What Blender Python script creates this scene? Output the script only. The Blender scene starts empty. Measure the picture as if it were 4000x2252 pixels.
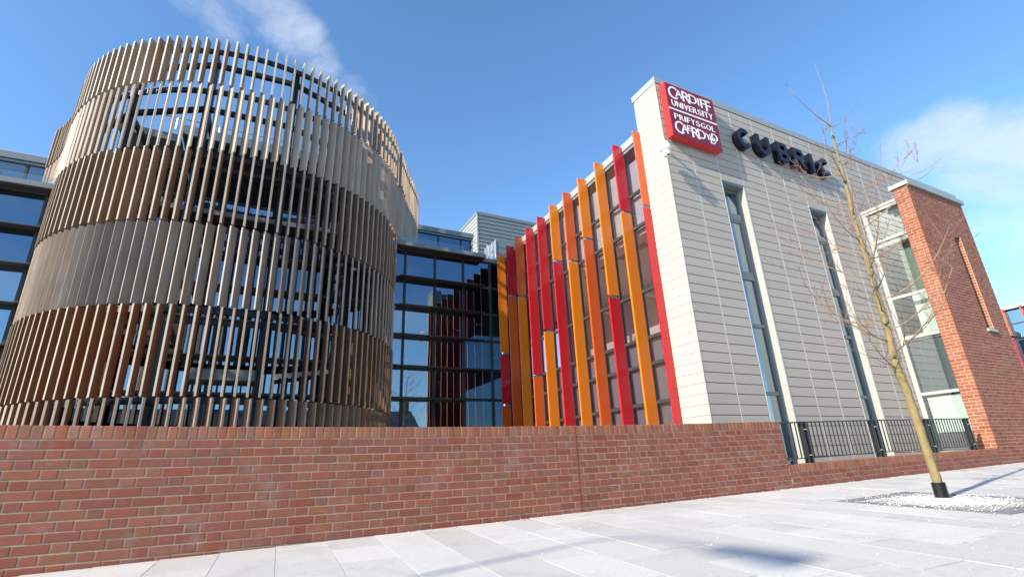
import bpy, math, random
import numpy as np
from mathutils import Matrix, Vector, Euler

rnd = random.Random(7)
sc = bpy.context.scene
C = sc.collection

# ------------------------------------------------------------------ camera
CP = 0.3415; CR = -0.0437; CY = -0.4866; FPX = 1967.2
def cam_rows():
    cy, sy = math.cos(CY), math.sin(CY)
    right = Vector((cy, sy, 0))
    fwd = Vector((-sy*math.cos(CP), cy*math.cos(CP), math.sin(CP)))
    up = right.cross(fwd)
    R = math.cos(CR)*right + math.sin(CR)*up
    U = -math.sin(CR)*right + math.cos(CR)*up
    return R, U, fwd
CRT, CUP, CFW = cam_rows()
cam = bpy.data.cameras.new('camera')
cam.sensor_width = 36.0
cam.lens = FPX/4000*36
cam.clip_start = 0.05; cam.clip_end = 3000
camo = bpy.data.objects.new('camera', cam); C.objects.link(camo)
camo.matrix_world = Matrix(((CRT.x, CUP.x, -CFW.x, 0), (CRT.y, CUP.y, -CFW.y, 0), (CRT.z, CUP.z, -CFW.z, 0), (0, 0, 0, 1)))
sc.camera = camo
def px(p):
    """approximate picture position (4000 x 2252) and depth, used only to rank pieces by visible size"""
    p = Vector(p); d = p.dot(CFW)
    if d < 0.1: return None
    return 2000+FPX*p.dot(CRT)/d, 1126-FPX*p.dot(CUP)/d, d

# ------------------------------------------------------------------ world, sun, exposure
SUN = Vector((0.93, 0.19, -0.48)).normalized()        # direction the light travels
S_EL = math.asin(-SUN.z); S_AZ = math.atan2(-SUN.x, -SUN.y)
w = bpy.data.worlds.new("World"); sc.world = w; w.use_nodes = True
nt = w.node_tree; nt.nodes.clear()
def N(nt, t, **k):
    n = nt.nodes.new(t)
    for a, b in k.items():
        if a.startswith('i_'):
            n.inputs[int(a[2:])].default_value = b
        else:
            setattr(n, a, b)
    return n
L = nt.links.new
sky = N(nt, 'ShaderNodeTexSky', sky_type='NISHITA', sun_disc=False)
sky.sun_elevation = S_EL; sky.sun_rotation = S_AZ % (2*math.pi)
sky.air_density = 1.0; sky.dust_density = 0.5; sky.ozone_density = 4.0; sky.altitude = 50
hsv = N(nt, 'ShaderNodeHueSaturation'); hsv.inputs['Hue'].default_value = 0.498; hsv.inputs['Saturation'].default_value = 1.08; hsv.inputs['Value'].default_value = 1.06
L(sky.outputs[0], hsv.inputs['Color'])
tc = N(nt, 'ShaderNodeTexCoord')
mp = N(nt, 'ShaderNodeMapping'); mp.inputs['Scale'].default_value = (1.0, 1.0, 1.7)
L(tc.outputs['Generated'], mp.inputs['Vector'])
nz = N(nt, 'ShaderNodeTexNoise'); nz.inputs['Scale'].default_value = 4.2; nz.inputs['Detail'].default_value = 12; nz.inputs['Roughness'].default_value = 0.64; nz.inputs['Distortion'].default_value = 0.5
L(mp.outputs[0], nz.inputs['Vector'])
nz2 = N(nt, 'ShaderNodeTexNoise'); nz2.inputs['Scale'].default_value = 1.2; nz2.inputs['Detail'].default_value = 3
L(tc.outputs['Generated'], nz2.inputs['Vector'])
def band(direction, r0, r1):
    """soft bump round a direction: where a cloud bank hangs"""
    d = N(nt, 'ShaderNodeVectorMath', operation='DOT_PRODUCT')
    L(tc.outputs['Generated'], d.inputs[0]); d.inputs[1].default_value = Vector(direction).normalized()
    m = N(nt, 'ShaderNodeMapRange', interpolation_type='SMOOTHSTEP')
    m.inputs['From Min'].default_value = math.cos(r0); m.inputs['From Max'].default_value = math.cos(r1)
    L(d.outputs['Value'], m.inputs['Value'])
    return m.outputs[0]
def M2(op, a, b):
    n = N(nt, 'ShaderNodeMath', operation=op)
    for i, v in enumerate((a, b)):
        if isinstance(v, (int, float)): n.inputs[i].default_value = v
        else: L(v, n.inputs[i])
    return n.outputs[0]
def pdir(x, y):
    return CFW + CRT*((x-2000)/FPX) - CUP*((y-1126)/FPX)
CLOUDS = [(pdir(3560, 600), 0.075, 0.01, 1.0), (pdir(3720, 560), 0.085, 0.01, 1.15), (pdir(3880, 640), 0.11, 0.02, 1.15), (pdir(4080, 800), 0.14, 0.02, 1.1), (pdir(3900, 860), 0.10, 0.02, .95),
          (pdir(760, -40), 0.07, 0.01, .8), (pdir(900, 60), 0.075, 0.01, .95), (pdir(1060, 60), 0.085, 0.01, 1.0), (pdir(1160, 150), 0.07, 0.01, .95), (pdir(1260, 250), 0.06, 0.01, .85), (pdir(1370, 330), 0.05, 0.005, .7), (pdir(1440, 400), 0.035, 0.005, .5),
          ((-.6, -.9, .35), 0.5, 0.1, .9), ((.7, -.8, .5), 0.45, 0.1, .85), ((-1, .3, .45), 0.3, 0.1, .8), ((.2, -1, .2), .35, .1, .85)]
cov = None
for d, r0, r1, g in CLOUDS:
    v = M2('MULTIPLY', band(d, r0, r1), g)
    cov = v if cov is None else M2('MAXIMUM', cov, v)
th = M2('SUBTRACT', M2('ADD', M2('MULTIPLY', cov, 0.50), M2('MULTIPLY', nz.outputs[0], 1.15)), 0.80)
cl = N(nt, 'ShaderNodeMapRange', interpolation_type='SMOOTHSTEP'); cl.inputs['From Min'].default_value = 0.0; cl.inputs['From Max'].default_value = 0.55
L(th, cl.inputs['Value'])
clf = M2('MULTIPLY', cl.outputs[0], 0.72)
mx = N(nt, 'ShaderNodeMix', data_type='RGBA'); mx.inputs[7].default_value = (3.2, 3.45, 3.8, 1)
L(clf, mx.inputs[0]); L(hsv.outputs[0], mx.inputs[6])
bg = N(nt, 'ShaderNodeBackground'); bg.inputs[1].default_value = 0.15
L(mx.outputs[2], bg.inputs[0])
wo = N(nt, 'ShaderNodeOutputWorld'); L(bg.outputs[0], wo.inputs[0])

sl = bpy.data.lights.new('sun', 'SUN'); sl.energy = 4.4; sl.angle = math.radians(0.53); sl.color = (1.0, 0.90, 0.76)
so = bpy.data.objects.new('sun', sl); C.objects.link(so)
so.rotation_euler = SUN.to_track_quat('-Z', 'Y').to_euler(); so.location = (-20, -6, 20)
sc.view_settings.view_transform = 'Standard'; sc.view_settings.look = 'None'
sc.view_settings.gamma = 1.0; sc.view_settings.use_curve_mapping = False
sc.view_settings.exposure = 0.95
sc.render.engine = 'CYCLES'
sc.cycles.caustics_reflective = True; sc.cycles.blur_glossy = 0.05; sc.cycles.sample_clamp_indirect = 6.0; sc.cycles.caustics_refractive = False
sc.cycles.max_bounces = 8; sc.cycles.transparent_max_bounces = 24; sc.cycles.glossy_bounces = 4
sc.cycles.use_denoising = True

# ------------------------------------------------------------------ materials
MATS = {}
def mat(name, col, rough=0.6, metal=0.0, spec=0.5, var=0.0, hue=0.0, noise=0.0, nscale=8.0, stretch=(1, 1, 1), bump=0.0, bscale=60.0, dirt=0.0, island=False, emit=None, coat=0.0, stain=0.0):
    """procedural paint: base colour with random piece to piece tone, soft blotches, fine relief"""
    if name in MATS: return MATS[name]
    m = bpy.data.materials.new(name); m.use_nodes = True; t = m.node_tree; l = t.links.new
    p = t.nodes['Principled BSDF']
    p.inputs['Roughness'].default_value = rough; p.inputs['Metallic'].default_value = metal
    p.inputs['Specular IOR Level'].default_value = spec
    p.inputs['Coat Weight'].default_value = coat; p.inputs['Coat Roughness'].default_value = 0.08
    col4 = (*col, 1)
    h = N(t, 'ShaderNodeHueSaturation'); h.inputs['Color'].default_value = col4
    last = h.outputs[0]
    co = N(t, 'ShaderNodeTexCoord'); mp = N(t, 'ShaderNodeMapping'); mp.inputs['Scale'].default_value = stretch
    geo = N(t, 'ShaderNodeNewGeometry')
    l(geo.outputs['Position'], mp.inputs['Vector'])
    def math_(op, a, b):
        n = N(t, 'ShaderNodeMath', operation=op)
        for i, v in enumerate((a, b)):
            if isinstance(v, (int, float)): n.inputs[i].default_value = v
            else: l(v, n.inputs[i])
        return n.outputs[0]
    val = None
    if var > 0 or hue > 0:
        oi = N(t, 'ShaderNodeObjectInfo')
        r = oi.outputs['Random']
        if island:
            r = math_('FRACT', math_('ADD', math_('MULTIPLY', oi.outputs['Random'], 7.31), math_('MULTIPLY', geo.outputs['Random Per Island'], 3.77)), 0)
        val = math_('ADD', math_('MULTIPLY', math_('SUBTRACT', r, 0.5), var*2), 1.0)
        if hue > 0:
            r2 = math_('FRACT', math_('MULTIPLY', r, 13.7), 0)
            l(math_('ADD', math_('MULTIPLY', math_('SUBTRACT', r2, 0.5), hue), 0.5), h.inputs['Hue'])
            l(math_('ADD', math_('MULTIPLY', math_('FRACT', math_('MULTIPLY', r, 29.3), 0), -var*1.2), 1.0 + var*0.4), h.inputs['Saturation'])
    if noise > 0:
        nz = N(t, 'ShaderNodeTexNoise'); nz.inputs['Scale'].default_value = nscale; nz.inputs['Detail'].default_value = 6; nz.inputs['Roughness'].default_value = 0.65
        l(mp.outputs[0], nz.inputs['Vector'])
        nv = math_('ADD', math_('MULTIPLY', math_('SUBTRACT', nz.outputs[0], 0.5), noise*2), 1.0)
        val = nv if val is None else math_('MULTIPLY', val, nv)
    if stain > 0:
        for sc0, lo, hi in ((1.1, .5, .72), (7.0, .60, .74)):
            nz = N(t, 'ShaderNodeTexNoise'); nz.inputs['Scale'].default_value = sc0; nz.inputs['Detail'].default_value = 7; nz.inputs['Roughness'].default_value = 0.68; nz.inputs['Distortion'].default_value = 0.6
            l(geo.outputs['Position'], nz.inputs['Vector'])
            cr = N(t, 'ShaderNodeMapRange'); cr.inputs['From Min'].default_value = lo; cr.inputs['From Max'].default_value = hi; cr.inputs['To Min'].default_value = 1.0; cr.inputs['To Max'].default_value = 1.0-stain
            l(nz.outputs[0], cr.inputs['Value']); val = cr.outputs[0] if val is None else math_('MULTIPLY', val, cr.outputs[0])
        vo = N(t, 'ShaderNodeTexVoronoi'); vo.inputs['Scale'].default_value = 1.9; l(geo.outputs['Position'], vo.inputs['Vector'])
        cr = N(t, 'ShaderNodeMapRange'); cr.inputs['From Min'].default_value = .022; cr.inputs['From Max'].default_value = .034; cr.inputs['To Min'].default_value = 1.0-2.4*stain; cr.inputs['To Max'].default_value = 1.0
        l(vo.outputs['Distance'], cr.inputs['Value']); val = math_('MULTIPLY', val, cr.outputs[0])
    if val is not None: l(val, h.inputs['Value'])
    if dirt > 0:
        nz = N(t, 'ShaderNodeTexNoise'); nz.inputs['Scale'].default_value = 2.3; nz.inputs['Detail'].default_value = 8; nz.inputs['Roughness'].default_value = 0.7
        l(geo.outputs['Position'], nz.inputs['Vector'])
        cr = N(t, 'ShaderNodeMapRange'); cr.inputs['From Min'].default_value = 0.56; cr.inputs['From Max'].default_value = 0.8; cr.inputs['To Max'].default_value = dirt
        l(nz.outputs[0], cr.inputs['Value'])
        mxx = N(t, 'ShaderNodeMix', data_type='RGBA'); mxx.inputs[7].default_value = (0.62, 0.58, 0.52, 1)
        l(cr.outputs[0], mxx.inputs[0]); l(last, mxx.inputs[6]); last = mxx.outputs[2]
    l(last, p.inputs['Base Color'])
    if bump > 0:
        bz = N(t, 'ShaderNodeTexNoise'); bz.inputs['Scale'].default_value = bscale; bz.inputs['Detail'].default_value = 5
        l(mp.outputs[0], bz.inputs['Vector'])
        b = N(t, 'ShaderNodeBump'); b.inputs['Strength'].default_value = bump; b.inputs['Distance'].default_value = 0.01
        l(bz.outputs[0], b.inputs['Height']); l(b.outputs[0], p.inputs['Normal'])
    if emit:
        p.inputs['Emission Color'].default_value = (*emit[0], 1); p.inputs['Emission Strength'].default_value = emit[1]
    MATS[name] = m
    return m
def glass(name, tint, refl, gcol=(1, 1, 1), wave=0.0, frm=0.8):
    if name in MATS: return MATS[name]
    m = bpy.data.materials.new(name); m.use_nodes = True; t = m.node_tree; l = t.links.new; t.nodes.clear()
    o = N(t, 'ShaderNodeOutputMaterial'); tr = N(t, 'ShaderNodeBsdfTransparent'); tr.inputs[0].default_value = (*tint, 1)
    g = N(t, 'ShaderNodeBsdfGlossy'); g.inputs['Color'].default_value = (*gcol, 1); g.inputs['Roughness'].default_value = 0.0
    lw = N(t, 'ShaderNodeFresnel'); lw.inputs['IOR'].default_value = 1.5
    mr = N(t, 'ShaderNodeMath', operation='MULTIPLY_ADD'); mr.use_clamp = True; mr.inputs[1].default_value = frm; mr.inputs[2].default_value = refl
    l(lw.outputs[0], mr.inputs[0])
    if wave > 0:
        geo = N(t, 'ShaderNodeNewGeometry'); nz = N(t, 'ShaderNodeTexNoise'); nz.inputs['Scale'].default_value = 1.3; nz.inputs['Detail'].default_value = 1
        l(geo.outputs['Position'], nz.inputs['Vector'])
        b = N(t, 'ShaderNodeBump'); b.inputs['Strength'].default_value = wave; b.inputs['Distance'].default_value = 0.02
        l(nz.outputs[0], b.inputs['Height']); l(b.outputs[0], g.inputs['Normal'])
    mi = N(t, 'ShaderNodeMixShader'); l(mr.outputs[0], mi.inputs[0]); l(tr.outputs[0], mi.inputs[1]); l(g.outputs[0], mi.inputs[2])
    l(mi.outputs[0], o.inputs[0]); MATS[name] = m
    return m

def timber(name, c1, c2):
    """weathered cedar: long grain along Z, each board its own mix of brown and silver"""
    if name in MATS: return MATS[name]
    m = bpy.data.materials.new(name); m.use_nodes = True; t = m.node_tree; l = t.links.new
    p = t.nodes['Principled BSDF']; p.inputs['Roughness'].default_value = 0.72; p.inputs['Specular IOR Level'].default_value = 0.25
    oi = N(t, 'ShaderNodeObjectInfo'); geo = N(t, 'ShaderNodeNewGeometry')
    ad = N(t, 'ShaderNodeMath', operation='ADD'); l(oi.outputs['Random'], ad.inputs[0]); l(geo.outputs['Random Per Island'], ad.inputs[1])
    fr = N(t, 'ShaderNodeMath', operation='FRACT'); l(ad.outputs[0], fr.inputs[0])
    mp = N(t, 'ShaderNodeMapping'); mp.inputs['Scale'].default_value = (45, 45, 1.6); l(geo.outputs['Position'], mp.inputs['Vector'])
    nz = N(t, 'ShaderNodeTexNoise'); nz.inputs['Scale'].default_value = 1.0; nz.inputs['Detail'].default_value = 5; l(mp.outputs[0], nz.inputs['Vector'])
    n2 = N(t, 'ShaderNodeTexNoise'); n2.inputs['Scale'].default_value = 1.7; n2.inputs['Detail'].default_value = 4; l(geo.outputs['Position'], n2.inputs['Vector'])
    a = N(t, 'ShaderNodeMath', operation='MULTIPLY_ADD'); l(fr.outputs[0], a.inputs[0]); a.inputs[1].default_value = 0.75; l(n2.outputs[0], a.inputs[2])
    s = N(t, 'ShaderNodeMath', operation='SUBTRACT'); l(a.outputs[0], s.inputs[0]); s.inputs[1].default_value = 0.37; s.use_clamp = True
    mx = N(t, 'ShaderNodeMix', data_type='RGBA'); mx.inputs[6].default_value = (*c1, 1); mx.inputs[7].default_value = (*c2, 1); l(s.outputs[0], mx.inputs[0])
    h = N(t, 'ShaderNodeHueSaturation'); l(mx.outputs[2], h.inputs['Color'])
    v = N(t, 'ShaderNodeMapRange'); v.inputs['From Min'].default_value = 0.3; v.inputs['From Max'].default_value = 0.7; v.inputs['To Min'].default_value = 0.78; v.inputs['To Max'].default_value = 1.18
    l(nz.outputs[0], v.inputs['Value']); l(v.outputs[0], h.inputs['Value']); l(h.outputs[0], p.inputs['Base Color'])
    b = N(t, 'ShaderNodeBump'); b.inputs['Strength'].default_value = 0.25; b.inputs['Distance'].default_value = 0.004; l(nz.outputs[0], b.inputs['Height']); l(b.outputs[0], p.inputs['Normal'])
    MATS[name] = m
    return m

BRICK = mat('brick_red', (0.25, 0.085, 0.053), 0.78, var=0.12, hue=0.016, noise=0.22, nscale=14, bump=0.35, bscale=180, dirt=0.24, island=True, spec=0.3)
TBRICK = mat('tower_brick_red', (0.26, 0.084, 0.048), 0.78, var=0.15, hue=0.016, noise=0.18, nscale=14, bump=0.3, bscale=180, dirt=0.12, island=True, spec=0.3)
COPB = mat('coping_brick_red', (0.285, 0.105, 0.055), 0.7, var=0.18, hue=0.02, noise=0.35, nscale=22, bump=0.3, bscale=160, island=True, spec=0.35)
TMORTAR = mat('tower_mortar', (0.52, 0.42, 0.29), 0.95, noise=0.2, nscale=30, bump=0.5, bscale=220)
MORTAR = mat('mortar', (0.37, 0.295, 0.20), 0.95, noise=0.2, nscale=30, bump=0.5, bscale=220)
SEAL = mat('sealant_red', (0.22, 0.055, 0.04), 0.6)
CLAD = mat('cladding_stone_grey', (0.43, 0.385, 0.33), 0.55, var=0.035, noise=0.03, nscale=3, island=True, bump=0.06, bscale=90, spec=0.3)
DARK = mat('dark_cavity', (0.012, 0.012, 0.013), 0.9)
WHITE = mat('white_metal', (0.35, 0.355, 0.33), 0.4, noise=0.04, nscale=4)
LGREY = mat('light_grey_metal', (0.33, 0.355, 0.335), 0.42, metal=0.1, noise=0.05, nscale=5)
MGREY = mat('mid_grey_metal', (0.19, 0.225, 0.235), 0.4, metal=0.2, noise=0.06, nscale=5)
DGREY = mat('dark_grey_metal', (0.024, 0.027, 0.03), 0.55, metal=0.0, noise=0.1, nscale=6)
BRONZE = mat('bronze_louvre', (0.06, 0.05, 0.037), 0.45, metal=0.2, noise=0.08, nscale=7)
STEEL = mat('dark_painted_steel', (0.018, 0.021, 0.028), 0.5, noise=0.15, nscale=8)
LEDGE = mat('ledge_grey', (0.20, 0.215, 0.215), 0.45, metal=0.1, noise=0.06, nscale=5)
GALV = mat('galvanised_pipe', (0.62, 0.64, 0.64), 0.35, metal=0.6, noise=0.06, nscale=20)
BLACK = mat('black_powder_coat', (0.012, 0.014, 0.016), 0.42, noise=0.1, nscale=12)
LETTER = mat('black_gloss_letter', (0.005, 0.006, 0.011), 0.16, spec=0.3)
LFACE = mat('navy_letter_face', (0.010, 0.014, 0.034), 0.3, spec=0.3)
SRED = mat('sign_red', (0.66, 0.028, 0.022), 0.35, noise=0.03, nscale=4, coat=0.2)
SMAR = mat('sign_maroon', (0.20, 0.011, 0.032), 0.35)
SWHT = mat('sign_white', (0.86, 0.88, 0.88), 0.4)
F_OR = mat('fin_amber', (0.74, 0.19, 0.006), 0.3, noise=0.03, nscale=2, coat=0.3)
F_DO = mat('fin_orange_red', (0.62, 0.095, 0.010), 0.3, noise=0.03, nscale=2, coat=0.3)
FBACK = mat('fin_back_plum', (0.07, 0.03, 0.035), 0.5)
F_RD = mat('fin_red', (0.50, 0.012, 0.018), 0.3, noise=0.03, nscale=2, coat=0.3)
PANEL = mat('grey_interior_panel', (0.36, 0.40, 0.41), 0.7, noise=0.05, nscale=1.2)
PANELD = mat('dark_spandrel_panel', (0.125, 0.14, 0.15), 0.6, noise=0.05, nscale=1.2)
PALE = mat('pale_blind', (0.80, 0.87, 0.82), 0.7)
CEIL = mat('interior_ceiling', (0.62, 0.58, 0.52), 0.8)
INWALL = mat('interior_wall', (0.42, 0.39, 0.36), 0.8, noise=0.2, nscale=0.8)
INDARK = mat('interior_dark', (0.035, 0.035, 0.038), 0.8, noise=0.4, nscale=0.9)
GRNWALL = mat('interior_sage_wall', (0.26, 0.31, 0.26), 0.8)
CCTVW = mat('camera_white', (0.78, 0.79, 0.80), 0.3)
GL_A = glass('atrium_glass', (0.26, 0.34, 0.40), 0.31, (0.62, 0.84, 1.0), wave=0.05, frm=1.0)
GL_S = glass('spandrel_glass', (0.05, 0.08, 0.12), 0.22, (0.52, 0.75, 1.0), wave=0.04)
GL_F = glass('fin_wing_glass', (0.86, 0.86, 0.89), 0.0, (0.92, 0.94, 1.0), wave=0.03, frm=0.30)
GL_W = glass('window_glass', (0.70, 0.76, 0.76), 0.28, (0.72, 0.88, 1.0), wave=0.06, frm=0.9)
GL_B = glass('bay_glass', (0.93, 0.97, 0.96), 0.20, (0.95, 0.98, 1.0), wave=0.03)
GL_R = glass('balustrade_glass', (0.80, 0.90, 0.92), 0.04, (0.9, 0.97, 1.0))
PAVE = mat('granite_slab', (0.55, 0.535, 0.505), 0.75, var=0.085, noise=0.28, nscale=30, stain=0.2, stretch=(1, 3, 1), bump=0.35, bscale=150, island=True)
JOINT = mat('sandy_joint', (0.33, 0.30, 0.265), 0.95, noise=0.3, nscale=40)
PITE = mat('dark_granite_edging', (0.19, 0.195, 0.20), 0.7, var=0.12, noise=0.15, nscale=20, bump=0.2, bscale=150)
RESIN = mat('resin_gravel', (0.40, 0.38, 0.335), 0.85, noise=0.6, nscale=95, bump=0.9, bscale=120)
WSTONE = mat('white_stone', (0.80, 0.79, 0.76), 0.6, var=0.12, island=True)
ASPH = mat('asphalt', (0.05, 0.05, 0.052), 0.9, noise=0.3, nscale=30, bump=0.4, bscale=120)
KERB = mat('kerb_granite', (0.36, 0.36, 0.36), 0.8, noise=0.2, nscale=20)
EARTH = mat('far_ground', (0.12, 0.13, 0.09), 0.95, noise=0.4, nscale=0.2)
EDGE = timber('cedar_bleached_edge', (0.50, 0.43, 0.35), (0.62, 0.56, 0.48))
EDGE2 = timber('cedar_weathered_edge', (0.33, 0.26, 0.195), (0.42, 0.36, 0.295))
TIM = [timber('cedar_silver_brown', (0.26, 0.17, 0.108), (0.41, 0.33, 0.25)), timber('cedar_pale_silver', (0.34, 0.26, 0.19), (0.43, 0.365, 0.30)),
       timber('cedar_brown', (0.215, 0.125, 0.068), (0.29, 0.195, 0.125)), timber('cedar_grey', (0.20, 0.145, 0.105), (0.30, 0.25, 0.205)),
       timber('cedar_orange', (0.20, 0.078, 0.028), (0.25, 0.135, 0.07)), timber('cedar_dull', (0.18, 0.105, 0.06), (0.27, 0.18, 0.12))]

# ------------------------------------------------------------------ mesh helpers
class MB:
    def __init__(self): self.v = []; self.f = []
    def add(self, vs, fs):
        n = len(self.v); self.v += [tuple(p) for p in vs]; self.f += [tuple(n+i for i in q) for q in fs]
        return self
    def box(self, x0, x1, y0, y1, z0, z1):
        return self.add([(x0, y0, z0), (x1, y0, z0), (x1, y1, z0), (x0, y1, z0), (x0, y0, z1), (x1, y0, z1), (x1, y1, z1), (x0, y1, z1)],
                        [(0, 3, 2, 1), (4, 5, 6, 7), (0, 1, 5, 4), (1, 2, 6, 5), (2, 3, 7, 6), (3, 0, 4, 7)])
    def hexa(self, b, t):
        """b, t: four points each, seen from above counter-clockwise"""
        return self.add(list(b)+list(t), [(0, 3, 2, 1), (4, 5, 6, 7), (0, 1, 5, 4), (1, 2, 6, 5), (2, 3, 7, 6), (3, 0, 4, 7)])
    def beam(self, a, b, wd, ht, up=(0, 0, 1)):
        a, b = Vector(a), Vector(b); d = (b-a).normalized(); s = d.cross(Vector(up))
        if s.length < 1e-4: s = d.cross(Vector((1, 0, 0)))
        s.normalize(); u = s.cross(d)
        q = [(-1, -1), (1, -1), (1, 1), (-1, 1)]
        vs = [p+s*(wd/2*i)+u*(ht/2*j) for p in (a, b) for i, j in q]
        return self.add(vs, [(0, 1, 2, 3), (7, 6, 5, 4), (0, 4, 5, 1), (1, 5, 6, 2), (2, 6, 7, 3), (3, 7, 4, 0)])
    def tube(self, pts, rad, n=6, cap=True):
        pts = [Vector(p) for p in pts]; base = len(self.v)
        if not hasattr(rad, '__len__'): rad = [rad]*len(pts)
        ref = Vector((0, 0, 1))
        rings = []
        for i, p in enumerate(pts):
            d = (pts[min(i+1, len(pts)-1)]-pts[max(i-1, 0)]).normalized()
            s = d.cross(ref)
            if s.length < 0.05: s = d.cross(Vector((1, 0, 0)))
            s.normalize(); u = s.cross(d)
            rings.append([len(self.v)+k for k in range(n)])
            self.v += [tuple(p+(s*math.cos(2*math.pi*k/n)+u*math.sin(2*math.pi*k/n))*rad[i]) for k in range(n)]
        for a, b in zip(rings, rings[1:]):
            for k in range(n): self.f.append((a[k], a[(k+1) % n], b[(k+1) % n], b[k]))
        if cap:
            self.f.append(tuple(reversed(rings[0]))); self.f.append(tuple(rings[-1]))
        return self
    def lathe(self, prof, centre=(0, 0, 0), n=16):
        """prof: list of (r, z)"""
        c = Vector(centre); rings = []
        for r, z in prof:
            rings.append([len(self.v)+k for k in range(n)])
            self.v += [(c.x+r*math.cos(2*math.pi*k/n), c.y+r*math.sin(2*math.pi*k/n), c.z+z) for k in range(n)]
        for a, b in zip(rings, rings[1:]):
            for k in range(n): self.f.append((a[k], a[(k+1) % n], b[(k+1) % n], b[k]))
        self.f.append(tuple(reversed(rings[0]))); self.f.append(tuple(rings[-1]))
        return self
    def mesh(self, name, m, smooth=False):
        me = bpy.data.meshes.new(name); me.from_pydata(self.v, [], self.f); me.update()
        if m: me.materials.append(m)
        if smooth: me.polygons.foreach_set('use_smooth', [True]*len(me.polygons))
        return me

def wloc(o):
    p = Vector(o.location)
    while o.parent: o = o.parent; p += Vector(o.location)
    return p
def obj(name, mb, m, parent=None, smooth=False, at=None):
    """link one mesh (world coordinates) as an object whose origin is at its own place"""
    me = mb if isinstance(mb, bpy.types.Mesh) else None
    if me is None:
        vs = np.array(mb.v, float); c = np.array(at, float) if at is not None else vs.mean(0)
        mb.v = [tuple(p) for p in (vs-c)]
        me = mb.mesh(name, m, smooth)
        loc = Vector(c)
    else: loc = Vector(at)
    o = bpy.data.objects.new(name, me); C.objects.link(o)
    if parent:
        o.parent = parent; loc = loc - wloc(parent)
    o.location = loc
    return o
def thing(name, label, cat, loc=(0, 0, 0), group=None, kind=None):
    o = bpy.data.objects.new(name, None); o.empty_display_size = 0.2; C.objects.link(o); o.location = loc
    o['label'] = label; o['category'] = cat
    if group: o['group'] = group
    return o
def tag(o, label=None, cat=None, group=None, kind=None):
    if label: o['label'] = label
    if cat: o['category'] = cat
    if group: o['group'] = group
    if kind: o['kind'] = kind
    return o
def brick_mesh(name, wx, dy, hz, m, ch=0.004):
    """a brick: front face (towards -Y) with a worn arris"""
    a, b = wx/2, hz/2
    v = [(-a+ch, 0, -b+ch), (a-ch, 0, -b+ch), (a-ch, 0, b-ch), (-a+ch, 0, b-ch), (-a, ch, -b), (a, ch, -b), (a, ch, b), (-a, ch, b), (-a, dy, -b), (a, dy, -b), (a, dy, b), (-a, dy, b)]
    f = [(0, 1, 2, 3), (4, 5, 1, 0), (5, 6, 2, 1), (6, 7, 3, 2), (7, 4, 0, 3), (8, 9, 5, 4), (9, 10, 6, 5), (10, 11, 7, 6), (11, 8, 4, 7), (11, 10, 9, 8)]
    return MB().add(v, f).mesh(name, m)
def emit(parent, name, pieces, limit=290, weight=None):
    """pieces: (mesh, location, rotation matrix or None). The largest in view become parts of their own, the rest one joined 'stuff' part per material"""
    base = wloc(parent) if parent else Vector()
    sc_ = []
    for i, (me, loc, rot) in enumerate(pieces):
        q = px(loc)
        if q is None or not (-60 < q[0] < 4060 and -60 < q[1] < 2320): s = -1.0/(1+Vector(loc).length)
        else:
            x = [v.co for v in me.vertices]; s = (me.get('area') or 1.0)/q[2]**2
            s *= weight(loc) if weight else 1.0
        sc_.append((s, i))
    sc_.sort(reverse=True)
    top = [i for s, i in sc_[:limit]]; rest = [i for s, i in sc_[limit:]]
    for i in top:
        me, loc, rot = pieces[i]
        o = bpy.data.objects.new(name, me); C.objects.link(o)
        if parent: o.parent = parent
        o.location = Vector(loc)-base
        if rot is not None: o.rotation_euler = rot.to_euler()
    groups = {}
    for i in rest: groups.setdefault(pieces[i][0].materials[0].name, []).append(i)
    if rest:
        V = []; F = []; n = 0; mats = list(groups); mi = []
        for gi, g in enumerate(mats):
            for i in groups[g]:
                me, loc, rot = pieces[i]
                co = np.empty(len(me.vertices)*3); me.vertices.foreach_get('co', co); co = co.reshape(-1, 3)
                if rot is not None: co = co @ np.array(rot.to_3x3()).T
                V.append(co+np.array(loc)-np.array(base)); 
                for p in me.polygons: F.append([n+k for k in p.vertices]); mi.append(gi if p.material_index == 0 else len(mats))
                n += len(co)
        me = bpy.data.meshes.new(name+'_remainder'); me.from_pydata(np.vstack(V).tolist(), [], F); me.update()
        for g in mats: me.materials.append(bpy.data.materials[g])
        if len(pieces[rest[0]][0].materials) > 1: me.materials.append(pieces[rest[0]][0].materials[1])
        me.polygons.foreach_set('material_index', mi)
        o = bpy.data.objects.new(name, me); C.objects.link(o)
        if parent: o.parent = parent
        o['kind'] = 'stuff'
def area(me, a): me['area'] = a; return me

# ------------------------------------------------------------------ levels
WY = 5.35                                  # street face of the brick boundary wall
GB = 0.036
def gz(x, y): return -0.57+0.0145*x+GB*(y-WY)
def interp(x, P):
    if x <= P[0][0]: return P[0][1]
    for (a, b), (c, d) in zip(P, P[1:]):
        if x <= c: return b+(d-b)*(x-a)/(c-a)
    return P[-1][1]
ZC = [(-6, .49), (-2, .476), (-.5, .458), (1.27, .447), (2.4, .447), (3.7, .456), (5.1, .473), (7.47, .515), (10.5, .568), (14.45, .615), (17.4, .62)]
def zc(x): return interp(x, ZC)

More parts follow.
